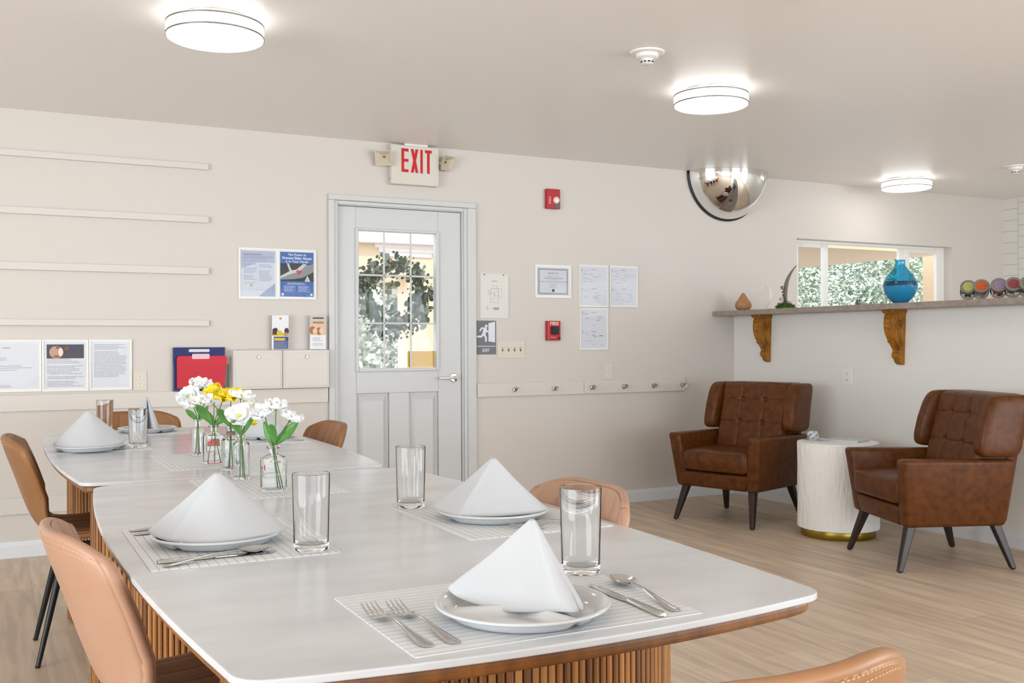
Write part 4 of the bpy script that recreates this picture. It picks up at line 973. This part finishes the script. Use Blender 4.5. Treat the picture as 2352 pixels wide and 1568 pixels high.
# ================================================================ CEILING LIGHTS
m_lamp = mat('lit_diffuser', 'ffffff', .5, emit=LAMP); m_drum_lit = mat('lit_drum', 'ffffff', .5, emit=3.2)
def ceiling_light(loc, label):
    t = thing('ceiling_light', label, 'ceiling light', loc, 0, 'round flush ceiling lights')
    MB().lathe([(0, 0), (.135, 0), (.135, -.012), (.150, -.014), (.150, -.020), (0, -.020)], 48).build('mounting_plate', m_nickel, t, smooth=40)
    MB().lathe([(0, -.020), (.176, -.020), (.184, -.024), (.187, -.036), (.187, -.0745)], 64).build('drum', m_drum_lit, t, smooth=40)
    MB().lathe([(.1865, -.0745), (.184, -.082), (.178, -.085), (0, -.085)], 64).build('diffuser', m_lamp, t, smooth=40)
    for z, r_ in ((-.030, .1885), (-.0745, .1885)):
        MB().lathe([(r_ - .005, z - .0035), (r_, z - .0035), (r_, z + .0035), (r_ - .005, z + .0035)], 64, closed=True).build('trim_ring', mat('ring_nickel', '8c8880', .45, 1), t, smooth=40)
    return t
cl = ceiling_light((.80, 4.095, ZC), 'round lit ceiling light at the upper left, nearest the camera')
dup(cl, (3.28, 4.13, ZC), 0, 'round lit ceiling light right of the nearer smoke detector')
dup(cl, (6.44, 5.68, ZC), 0, 'round lit ceiling light farthest away, over the kitchen window')
def smoke(loc, label):
    t = thing('smoke_detector', label, 'smoke detector', loc, 0, 'ceiling smoke detectors')
    MB().lathe([(0, 0), (.077, 0), (.076, -.006), (.066, -.010), (0, -.010)], 36).build('base', m_white, t, smooth=40)
    MB().lathe([(.05, -.008), (.049, -.024), (.040, -.030), (.028, -.032), (.028, -.036), (0, -.036)], 36).build('body', m_white, t, smooth=40)
    cp = MB().lathe([(0, -.032), (.022, -.032), (.022, -.040), (.029, -.042), (.029, -.050), (.022, -.055), (0, -.056)], 30).build('sensor_cap', m_white, t, smooth=40)
    b = MB()
    for i in range(10):
        a = 2 * PI * i / 10; b.at(.0285 * math.cos(a), .0285 * math.sin(a), -.046, rz=a).box(-.001, .0012, -.006, .006, -.003, .003)
    b.build('vent_slots', m_black, cp)
    return t
sm = smoke((2.60, 3.72, ZC), 'white smoke detector beside the middle ceiling light')
dup(sm, (6.72, 4.93, ZC), 0, 'white smoke detector at the right edge of the ceiling')
t = thing('ceiling_vent', 'white square vent barely showing at the top edge of the ceiling', 'vent', (2.52, 2.745, ZC))
MB().box(-.15, .15, -.15, .15, -.010, 0).build('frame', m_white, t, bevel=.003)
b = MB()
for k_ in range(9): b.box(-.12, .12, -.125 + .03 * k_, -.110 + .03 * k_, -.014, -.010)
b.build('louvre', m_white, t)
# ================================================================ BAR SHELF AND WHAT STANDS ON IT
t = MB().box(4.892 - 5.12, 5.35 - 5.12, 1.9 - 4.03, YB - 4.03, -.0365, 0).build('bar_countertop', m_counter, None, bevel=.003, loc=(5.12, 4.03, 1.393))
tag(t, 'grey speckled bar countertop running along the top of the half wall', 'countertop')
def corbel(y, label):
    t = thing('corbel', label, 'corbel', (XB, y, 1.3565), 0, 'carved wooden corbels under the bar')
    pr = [(0, -.020), (.100, -.020), (.108, -.034), (.113, -.055), (.115, -.085), (.113, -.115), (.104, -.150), (.088, -.185), (.068, -.215), (.052, -.238), (.044, -.255), (.048, -.266), (.056, -.274), (.058, -.288), (.052, -.302), (.042, -.308), (.036, -.314), (.036, -.324), (.026, -.335), (.010, -.345), (0, -.345)]
    b = MB(); n = len(pr); w_ = .040
    def tap(z): return w_ * (1 - .35 * max(0, (-z - .15) / .2))
    vs = [(-d, -tap(z), z) for d, z in pr] + [(-d, tap(z), z) for d, z in pr]
    b.add(vs, [tuple(range(n)), tuple(range(n, 2 * n))[::-1]] + [(i, (i + 1) % n, n + (i + 1) % n, n + i) for i in range(n)])
    b.build('scroll_body', m_corbel, t, bevel=.005, bseg=2)
    b = MB(); b.box(-.124, 0, -.048, .048, -.012, 0); b.box(-.117, 0, -.044, .044, -.022, -.012); b.build('top_plate', m_corbel, t, bevel=.003)
    b = MB()
    for s in (-1, 1):
        b.tube([(-.062 - .030 * (1 - i / 30) * math.cos(i * .42), s * (.041 - .0), -.085 - .030 * (1 - i / 30) * math.sin(i * .42)) for i in range(27)], [.0055 - .0001 * i for i in range(27)], 6)
        b.tube([(-.090, s * .040, -.10), (-.088, s * .038, -.15), (-.070, s * .036, -.195), (-.045, s * .032, -.235), (-.030, s * .030, -.27)], [.005, .006, .006, .005, .003], 6)
        b.tube([(-.030, s * .040, -.045), (-.034, s * .039, -.12), (-.040, s * .036, -.17), (-.026, s * .032, -.23)], [.004, .006, .005, .003], 6)
        b.tube([(-.040, s * .027, -.288), (-.046, s * .028, -.280), (-.040, s * .028, -.276)], .005, 6)
    for i in range(6): b.tube([(-.112 + .004 * i * (i > 2), -.026 + .0 * i, -.05 - .03 * i), (-.116 + .010 * max(0, i - 2), 0, -.058 - .03 * i), (-.112 + .004 * i * (i > 2), .026, -.05 - .03 * i)], .004, 6)
    b.build('carved_leaf', m_corbel, t, smooth=True)
    return t
cb = corbel(5.770, 'carved golden-oak corbel under the bar end nearest the back wall')
dup(cb, (XB, 4.545, 1.3565), 0, 'carved golden-oak corbel right of the other, below the blue vase')
ZS = 1.3932
m_blue = pane_mat('blue_glass', (.38, .80, .92, 1), 3); m_blue2 = mat('blue_glass_deep', '0a4f78', .05, trans=.4, ior=1.3, coat=.6); m_blue3 = mat('blue_glass_low', '2a9bd0', .03, trans=.3, ior=1.3, coat=.6)
t = thing('vase', 'round-bellied blue glass vase with a narrow neck on the bar', 'vase', (5.05, 4.505, ZS))
def vprof(pr, nm, m): return MB().lathe(pr, 56).build(nm, m, t, smooth=60)
vprof([(0, 0), (.030, 0), (.040, .004), (.070, .032), (.090, .062), (.101, .095), (.103, .110), (.099, .110), (.086, .064), (.066, .036), (.03, .010), (0, .008)], 'lower_bowl', m_blue3)
vprof([(.103, .110), (.102, .124), (.098, .138), (.094, .138), (.098, .124), (.099, .110)], 'dark_band', m_blue2)
vprof([(.098, .138), (.086, .163), (.066, .192), (.046, .216), (.034, .232), (.030, .245), (.0295, .268), (.033, .273), (.031, .273), (.0265, .268), (.027, .245), (.031, .232), (.043, .214), (.063, .190), (.083, .161), (.094, .138)], 'shoulder_and_neck', m_blue)
t = MB().lathe([(0, 0), (.034, 0), (.040, .003), (.057, .022), (.062, .040), (.060, .055), (.050, .072), (.036, .092), (.024, .112), (.013, .128), (.006, .135), (0, .137)], 40).build('wooden_ornament', mat('pale_wood', 'b98a5f', .55, noise=((30, 30, 50), 'a57449', .25)), None, smooth=60, loc=(5.05, 5.985, ZS))
tag(t, 'drop-shaped pale wooden ornament at the left end of the bar', 'ornament')
t = thing('diamond_ornament', 'clear white-edged diamond ornament between wooden drop and feather', 'ornament', (5.05, 5.732, ZS), R(-58))
P = [(0, .008), (.052, .108), (.0, .208), (-.052, .108)]
poly(MB(), P, -.008, .008).build('crystal_body', pane_mat('clear_acrylic', (.97, .98, .985, 1), .3), t)
b = MB()
for i in range(4):
    p, q_ = P[i], P[(i + 1) % 4]; b.tube([(p[0], -.006, p[1]), (q_[0], -.006, q_[1])], .0034, 6)
b.build('white_edge', m_white, t, smooth=True); MB().box(-.018, .018, -.014, .014, 0, .010).build('foot', m_white, t, bevel=.002)
t = thing('feather_arrangement', 'green moss arrangement with a tall curved grey feather', 'arrangement', (5.05, 5.535, ZS))
b = MB(); rr = random.Random(21)
for i in range(420):
    a, e = rr.uniform(0, 2 * PI), rr.uniform(0, 1); r_ = .062 * math.sqrt(rr.random()); x, y = r_ * math.cos(a), r_ * 1.35 * math.sin(a); h = .008 + .050 * (1 - (r_ / .064) ** 2) * rr.uniform(.5, 1.1)
    d = Vector((rr.uniform(-1, 1), rr.uniform(-1, 1), rr.uniform(.2, 1.3))).normalized() * rr.uniform(.008, .018); s_ = d.orthogonal().normalized() * .0035
    p = Vector((x, y, h)); b.add([tuple(p - s_), tuple(p + s_), tuple(p + d)], [(0, 1, 2)])
b.lathe([(0, 0), (.058, 0), (.052, .022), (.03, .040), (0, .045)], 16, 1, 1.35)
b.build('moss', mat('moss_green', '54782a', .8, noise=((60, 60, 60), '2f4a17', .25)), t, weld=False)
b = MB(); ft = []
for i in range(15):
    s_ = i / 14; ft.append(Vector((.0, -.012 + .035 * s_ - .13 * s_ ** 3 * .9 - .02 * s_, .05 + .255 * s_)))
vs = []
for i, p in enumerate(ft):
    s_ = i / 14; wd = .026 * math.sin(PI * min(1, s_ * .80 + .15)) ** .8 + .001; vs += [(p.x - .002, p.y + wd, p.z - .006), (p.x, p.y, p.z), (p.x + .002, p.y - wd * .5, p.z - .004)]
b.add(vs, [(i * 3 + k_, i * 3 + k_ + 1, (i + 1) * 3 + k_ + 1, (i + 1) * 3 + k_) for i in range(14) for k_ in (0, 1)])
b.build('feather', mat('feather_grey', '9d9088', .8, noise=((5, 40, 160), '7c716b', .2)), t, smooth=True, solid=.0012)
b = MB(); rr = random.Random(5)
for i in range(26): b.tube([(0, -.01 + .012 * rr.random(), .03), (rr.uniform(-.02, .02), .010 + rr.uniform(-.008, .02), rr.uniform(.07, .15))], [.0012, .0005], 4)
for i in range(20): b.ball((rr.uniform(-.02, .02), .016 + rr.uniform(-.016, .016), rr.uniform(.09, .16)), .006, 6, 4)
b.build('dried_sprig', mat('sprig_green', '59695a', .8), t)
b = MB(); [b.ball((-.028, .004 + rr.uniform(-.02, .02), .066 + rr.uniform(-.014, .014)), .010, 8, 6) for i in range(6)]; b.build('pink_bow', mat('dusty_pink', 'd3bcb2', .7), t, smooth=True)
# tilted candy jars
def jar(y, lidc, inner, fill, label, tilt=66, yaw=-50, x=5.04):
    t = thing('candy_jar', label, 'jar', (x, y, ZS), 0, 'tilted candy jars on the bar')
    M = Matrix.Rotation(R(yaw), 4, 'Z') @ Matrix.Rotation(R(tilt), 4, 'X') @ Matrix.Scale(1.04, 4)
    off = Matrix.Translation((0, 0, .0590))
    b = MB(); b.m = off @ M @ Matrix.Translation((0, 0, -.046)); b.lathe([(0, 0), (.036, 0), (.041, .006), (.043, .022), (.041, .060), (.034, .070), (.034, .080), (.031, .080), (.031, .070), (.037, .058), (.039, .022), (.036, .008), (0, .005)], 30); b.build('glass_body', m_bglass, t, smooth=50)
    rr = random.Random(int(y * 100)); b = MB(); b.m = off @ M @ Matrix.Translation((0, 0, -.046))
    for i in range(46):
        b.mk(i % len(fill)); a = rr.uniform(0, 2 * PI); r_ = .028 * math.sqrt(rr.random()); b.ball((r_ * math.cos(a), r_ * math.sin(a), rr.uniform(.014, .062)), rr.uniform(.007, .010), 8, 6)
    b.build('sweets', [mat('sweet_' + c, c, .25) for c in fill], t, smooth=True, weld=False)
    b = MB(); b.m = off @ M @ Matrix.Translation((0, 0, -.046)); b.lathe([(.030, .072), (.041, .072), (.042, .076), (.042, .092), (.040, .095), (.030, .0955), (.030, .0935), (.0, .0935), (0, .09), (.030, .088)], 36)
    ld = b.build('lid', mat('jar_lid_grey', '96918a', .3, .6), t, smooth=40)
    b = MB(); b.m = off @ M @ Matrix.Translation((0, 0, -.046)); b.lathe([(0, .0938), (.028, .0938), (.0275, .0946), (0, .0946)], 32); b.build('lid_label', mat('lid_' + inner, inner, .6, noise=((150, 150, 150), '%02x%02x%02x' % tuple(int(int(inner[i:i + 2], 16) * .8) for i in (0, 2, 4)), .15)), ld)
    return t
jar(4.005, 0, 'c9c56f', ['8c1f22', '2c5a45', 'c63320'], 'candy jar with a yellow-green lid, leftmost of the tilted jars')
jar(3.918, 0, 'd9621d', ['c08a90', '7a2430', 'd9c2c0'], 'candy jar with an orange lid on the bar')
jar(3.805, 0, 'a587a8', ['c22f1a', '2f4a25', 'd04427'], 'candy jar with a lilac lid on the bar')
jar(3.715, 0, '9d4a4c', ['2f6650', 'b9cdc5', '37745a'], 'candy jar with a dark red lid on the bar')
jar(3.628, 0, '7d7d68', ['2f6650', '54785f', '37745a'], 'candy jar with a grey lid, cut off by the right edge')
# ================================================================ ARMCHAIRS (front = +y)
def sq(b, c, h, e1=.35, e2=.35, nu=28, nv=18, fn=None):
    """superellipsoid cushion"""
    def sp(v, e): return math.copysign(abs(v) ** e, v)
    def f(u, v):
        a = 2 * PI * u - PI; q_ = PI * v - PI / 2
        p = (c[0] + h[0] * sp(math.cos(q_), e1) * sp(math.cos(a), e2), c[1] + h[1] * sp(math.cos(q_), e1) * sp(math.sin(a), e2), c[2] + h[2] * sp(math.sin(q_), e1))
        return fn(p) if fn else p
    return b.grid(f, nu, nv, True)
def hexa(b, lo, hi):
    """lo, hi: 4 corners each (x,y,z) counter-clockwise"""
    return b.add(list(lo) + list(hi), [(3, 2, 1, 0), (4, 5, 6, 7)] + [(i, (i + 1) % 4, 4 + (i + 1) % 4, 4 + i) for i in range(4)])
def armchair(label, loc, rz):
    t = thing('armchair', label, 'armchair', loc, rz, 'brown leather wing armchairs')
    b = MB()
    for s in (-1, 1):
        lo = [(s * .215, -.27, .222), (s * .300, -.27, .222), (s * .300, .262, .222), (s * .215, .262, .222)]
        hi = [(s * .255, -.305, .560), (s * .345, -.305, .560), (s * .345, .300, .568), (s * .255, .300, .568)]
        if s < 0: lo, hi = lo[::-1], hi[::-1]
        hexa(b, lo, hi)
    hexa(b, [(-.22, .185, .222), (.22, .185, .222), (.22, .262, .222), (-.22, .262, .222)], [(-.26, .19, .325), (.26, .19, .325), (.26, .274, .325), (-.26, .274, .325)])
    hexa(b, [(-.22, -.27, .222), (.22, -.27, .222), (.22, .19, .222), (-.22, .19, .222)], [(-.25, -.27, .30), (.25, -.27, .30), (.25, .19, .30), (-.25, .19, .30)])
    b.build('upholstered_frame', m_brown, t, bevel=.022, bseg=5, smooth=True, weld=False)
    b = MB(); hexa(b, [(-.24, -.315, .225), (.24, -.315, .225), (.24, -.25, .225), (-.24, -.25, .225)], [(-.30, -.395, .87), (.30, -.395, .87), (.30, -.315, .87), (-.30, -.315, .87)]); b.build('back_panel', m_brown, t, bevel=.02, bseg=4, smooth=True, weld=False)
    b = MB(); sq(b, (0, .035, .398), (.252, .262, .072), .28, .16, 40, 16); b.build('seat_cushion', m_brown, t, smooth=True)
    cols, rows = (-.085, .085), (.775, .625)
    def tuft(p):
        x, y, z = p; k = (z - .43) / .45; y += -.005 - .115 * k
        if p[1] > -.18:
            g = 0
            for cx in cols: g = max(g, .55 * math.exp(-((x - cx) / .006) ** 2))
            for cz in rows: g = max(g, .55 * math.exp(-((z - cz) / .006) ** 2))
            for cx in cols:
                for cz in rows: g = max(g, 1.9 * math.exp(-(((x - cx) ** 2 + (z - cz) ** 2) / .018 ** 2)))
            y -= .011 * g
        return (x, y, z)
    b = MB(); sq(b, (0, -.175, .655), (.268, .078, .232), .2, .14, 12, 12)    # hidden core keeps the edges full
    b = MB()
    def bf(u, v):
        x = -.262 + .524 * u; z = .42 + .468 * v; e = min(1, min(u, 1 - u) / .06) ** .5; e2 = min(1, (1 - v) / .05) ** .5 * min(1, v / .04) ** .5
        return tuft((x, -.175 + .078 * (.25 + .75 * e * e2), z - .012 * (1 - e) * (v > .9)))
    b.grid(bf, 110, 90)
    b.grid(lambda u, v: (bf(u, v)[0] * 1.0, -.262 - .115 * ((bf(u, v)[2] - .43) / .45), bf(u, v)[2]), 20, 20)
    n1, n2 = 111, 91
    # close the rim
    def rim(fu):
        P_ = [bf(*fu(i / 40)) for i in range(41)]; Q_ = [(p[0], -.262 - .115 * ((p[2] - .43) / .45), p[2]) for p in P_]
        b.add(P_ + Q_, [(i, i + 1, 42 + i, 41 + i) for i in range(40)])
    rim(lambda s: (0, s)); rim(lambda s: (1, s)); rim(lambda s: (s, 1)); rim(lambda s: (s, 0))
    bk = b.build('tufted_back', m_brown, t, smooth=50)
    for cx in cols:
        for cz in rows:
            p = tuft((cx, -.097, cz)); MB().ball((p[0], p[1] + .002, p[2]), .010, 12, 8, (1, .5, 1)).build('button', m_brown, bk, smooth=True)
    for s in (-1, 1):
        def wf(p):
            x, y, z = p; k = (z - .575) / .31
            y += -.012 - .085 * k + .015 * math.sin(PI * k); x += s * (-.012 * k)
            return (x, y, z)
        b = MB(); sq(b, (s * .302, -.205, .730), (.050, .118, .156), .34, .45, 36, 22, wf); b.build('wing', m_brown, t, smooth=True)
    for sx in (-1, 1):
        for (y0, y1) in ((.215, .292), (-.235, -.312)):
            b = MB(); hexa(b, *[[(sx * x + a * r_, y + c * r_, z) for a, c in ((-1, -1), (1, -1), (1, 1), (-1, 1))] for x, y, z, r_ in ((.286, y1, .004, .0135), (.245, y0, .235, .0235))])
            lg = b.build('leg', m_darkleg, t, bevel=.005, bseg=3)
            MB().lathe([(0, 0), (.009, 0), (.009, .005), (0, .005)], 10, c=(sx * .286, y1, 0)).build('glide', m_black, lg)
    return t
ac = armchair('brown leather wing armchair nearer the back wall, left of the white drum table', (4.365, 5.235, 0), R(108))
dup(ac, (4.430, 3.790, 0), R(69), 'brown leather wing armchair at the right edge, nearer the camera')
# drum side table
t = thing('side_table', 'white chipped-stone drum side table on a brass plinth between the armchairs', 'table', (4.530, 4.515, 0))
m_drum = mat('chipped_stone', 'faf8f3', .6, bump=((50, 50, 14), .9, .010))
b = MB(); rr = random.Random(9)
n = 96; rowsz = 9; z0, z1 = .052, .548
for i in range(n):
    a0, a1 = 2 * PI * i / n, 2 * PI * (i + 1) / n; z = z0
    while z < z1:
        h = min(rr.uniform(.05, .11), z1 - z); r_ = .2335 + rr.uniform(-.0015, .003)
        b.add([(q_ * math.cos(a), q_ * math.sin(a), zz) for zz in (z, z + h) for a in (a0, a1) for q_ in (.225, r_)], [(1, 3, 7, 5), (0, 1, 5, 4), (2, 6, 7, 3), (4, 5, 7, 6), (0, 2, 3, 1)])
        z += h
b.lathe([(0, z0), (.230, z0), (.230, z1), (0, z1)], 48)
b.build('drum', m_drum, t, weld=False)
MB().lathe([(0, .546), (.234, .546), (.236, .550), (.236, .556), (.233, .559), (0, .559)], 64).build('table_top', m_drum, t, smooth=40)
MB().lathe([(0, 0), (.213, 0), (.215, .003), (.215, .050), (.213, .053), (0, .053)], 64).build('plinth', mat('brass', 'a08a3a', .3, 1), t, smooth=40)
def book(x, y, z, w_, d_, h, rz, label):
    t = thing('book', label, 'book', (x, y, z), rz, 'white books on the drum table')
    b = MB().box(-w_, w_, -d_, d_, 0, .0025); b.box(-w_, w_, -d_, d_, h - .0025, h); b.box(-w_, -w_ + .003, -d_, d_, .0025, h - .0025); b.build('cover', m_china, t)
    MB().box(-w_ + .003, w_ - .004, -d_ + .004, d_ - .004, .0025, h - .0025).build('pages', m_paper, t)
book(4.595, 4.520, .5592, .085, .115, .012, R(20), 'white book lying on the drum table, right of the knot ornament')
book(4.430, 4.580, .5592, .060, .080, .008, R(-20), 'thin white book under the knot ornament')
b = MB(); kn = [((.020 + .010 * math.cos(3 * a)) * math.cos(2 * a), (.020 + .010 * math.cos(3 * a)) * math.sin(2 * a) * .8, .030 + .016 * math.sin(3 * a)) for a in [2 * PI * i / 60 for i in range(61)]]
b.tube(kn, .0095, 10); b.box(-.02, .02, -.014, .014, 0, .010)
t = b.build('knot_ornament', m_china, None, smooth=50, loc=(4.415, 4.600, .5674)); tag(t, 'small white knot ornament on the drum table', 'ornament')
# ================================================================ OUTSIDE
m_stucco = mat('cream_stucco', 'e6cfae', .9); m_fascia = mat('fascia_white', 'efe6de', .8); m_ground = mat('pale_concrete', 'c9c6cc', .9)
tag(MB().box(-14, 26, YB + .14, 40, -.12, -.02).build('patio_ground', m_ground), 'pale concrete ground outside the door and window', 'ground')['kind'] = 'structure'
t = thing('porch', 'cream stucco porch arch seen through the door glass', 'porch', (3.4, 9.2, 0))
MB().box(-1.4, 1.2, -.15, .15, 1.80, 2.10).build('beam', m_stucco, t)
MB().box(-1.5, 1.3, -.25, .25, 2.10, 2.75).build('fascia', m_fascia, t)
MB().box(.16, .45, -.14, .14, -.02, 1.80).build('column', m_stucco, t)
b = MB()
for k_, (r_, z) in enumerate([(.22, 1.98), (.26, 2.02), (.30, 2.06)]): b.box(.30 - r_ - .18, .30 + r_ - .12, -.17 - .01 * k_, .17 + .01 * k_, z, z + .045)
b.build('capital', m_fascia, t, bevel=.01)
t = MB().box(-3.5, .0, -4, 6, 0, .12).build('porch_roof', m_stucco, loc=(8.53, 11.0, 2.03)); tag(t, 'flat cream porch roof seen through the kitchen window', 'roof')
t = MB().box(-.14, .14, -.14, .14, 0, 2.6).build('porch_post', m_stucco, loc=(9.10, 7.55, -.02)); tag(t, 'cream post at the right of the kitchen window view', 'post')
def tree(name, x, y, zc, rx_, ry_, rz_, n, leaf, seed, label, m1, trunk=True, z0=0):
    rr = random.Random(seed); t = thing(name, label, 'tree' if name == 'tree' else 'shrub', (x, y, -.02), 0, 'trees outside the windows'); b = MB()
    for i in range(n):
        v = Vector((rr.gauss(0, 1), rr.gauss(0, 1), rr.gauss(0, 1))).normalized() * rr.uniform(.25, 1) ** .5
        p = Vector((v.x * rx_, v.y * ry_, zc + v.z * rz_)); d = Vector((rr.gauss(0, 1), rr.gauss(0, 1), rr.gauss(0, 1))).normalized(); s_ = d.orthogonal().normalized(); s2 = d.cross(s_)
        l = leaf * rr.uniform(.6, 1.3); b.mk(rr.randrange(3)); b.add([tuple(p), tuple(p + s_ * l * .35 + d * l * .5), tuple(p + d * l), tuple(p - s_ * l * .35 + d * l * .5)], [(0, 1, 2, 3)])
    b.build('foliage', m1, t, weld=False)
    if trunk: MB().tube([(0, 0, 0), (.05, 0, zc * .5), (0, .05, zc)], [.05, .045, .03], 8).build('trunk', mat('bark', '5a4a3c', .9), t, smooth=True)
    return t
g1 = [mat('leafA', '93a387', .6), mat('leafB', '6f8467', .6), mat('leafC', 'cdd6c4', .4)]
g2 = [mat('leafD', 'e9ece4', .6), mat('leafE', 'd3d9ca', .6), mat('leafF', 'b9c2ab', .6)]
for i, (x, y) in enumerate([(9.6, 11.6), (11.4, 10.9), (13.0, 11.8), (10.6, 13.6), (12.6, 14.2), (14.6, 12.6)]):
    tree('tree', x, y, 1.8, 1.25, .9, 1.75, 9000, .065, 40 + i, ['leafy green hedge tree at the left of the kitchen window view', 'leafy green hedge tree in the middle of the kitchen window view', 'leafy green hedge tree toward the right of the kitchen window view', 'green tree behind the hedge, left', 'green tree behind the hedge, right', 'green tree at the far right behind the cream post'][i], g1)
for i, (x, y, l) in enumerate([(4.1, 13.5, 'pale sunlit shrub at the left of the door glass'), (5.3, 14.2, 'pale sunlit shrub at the right of the door glass, beyond the column'), (4.6, 16.5, 'pale tree farther behind the shrubs')]):
    tree('shrub', x, y, 1.2, 1.0, .8, 1.15, 2600, .13, 70 + i, l, g2)
# eucalyptus wreath hanging on the outer face of the door
t = thing('wreath', 'eucalyptus wreath hanging on the outside of the door glass', 'wreath', (2.365, YB + .11, 1.475))
b = MB(); rr = random.Random(77)
for q_ in range(3): b.tube([((.205 + .01 * math.sin(a * 5 + q_ * 2)) * math.cos(a), .008 * math.cos(a * 7 + q_), (.205 + .012 * math.cos(a * 4 + q_)) * math.sin(a)) for a in [2 * PI * i / 48 for i in range(49)]], .0035, 6)
for i in range(70):
    a = rr.uniform(0, 2 * PI); r_ = .205; p = Vector((r_ * math.cos(a), 0, r_ * math.sin(a))); d = Vector((math.cos(a + rr.uniform(-1.3, 1.3)), rr.uniform(-.3, .3), math.sin(a + rr.uniform(-1.3, 1.3)))) * rr.uniform(.04, .10); b.tube([tuple(p), tuple(p + d * .6), tuple(p + d + Vector((0, 0, -.01)))], [.0018, .0014, .0008], 4)
b.build('branch_ring', mat('twig', '5b5142', .8), t)
b = MB()
for i in range(820):
    a = rr.uniform(0, 2 * PI); r_ = .203 + rr.gauss(0, .040); r_ = min(r_, .285); big = rr.random() < .3
    p = Vector((r_ * math.cos(a), rr.uniform(-.028, .03), r_ * math.sin(a))); rad = rr.uniform(.017, .028) if big else rr.uniform(.008, .015)
    nn = Vector((rr.gauss(0, .5), -1, rr.gauss(0, .5))).normalized(); u_ = nn.orthogonal().normalized(); v_ = nn.cross(u_); b.mk(rr.randrange(3))
    el = rr.uniform(.6, 1)
    b.add([tuple(p + u_ * rad * math.cos(k_ * PI / 4) + v_ * rad * el * math.sin(k_ * PI / 4)) for k_ in range(8)], [tuple(range(8))])
for i in range(40):
    a = rr.uniform(-2.4, -.7); p = Vector((.22 * math.cos(a), 0, .22 * math.sin(a) - rr.uniform(.0, .09))); rad = rr.uniform(.007, .013); b.mk(rr.randrange(2)); b.add([tuple(p + Vector((rad * math.cos(k_ * PI / 3), 0, rad * math.sin(k_ * PI / 3)))) for k_ in range(6)], [tuple(range(6))])
b.build('leaves', [mat('eucalyptus', '566447', .7), mat('eucalyptus_dark', '3e4a38', .7), mat('eucalyptus_grey', '8d998a', .7)], t, solid=.0008, weld=False)
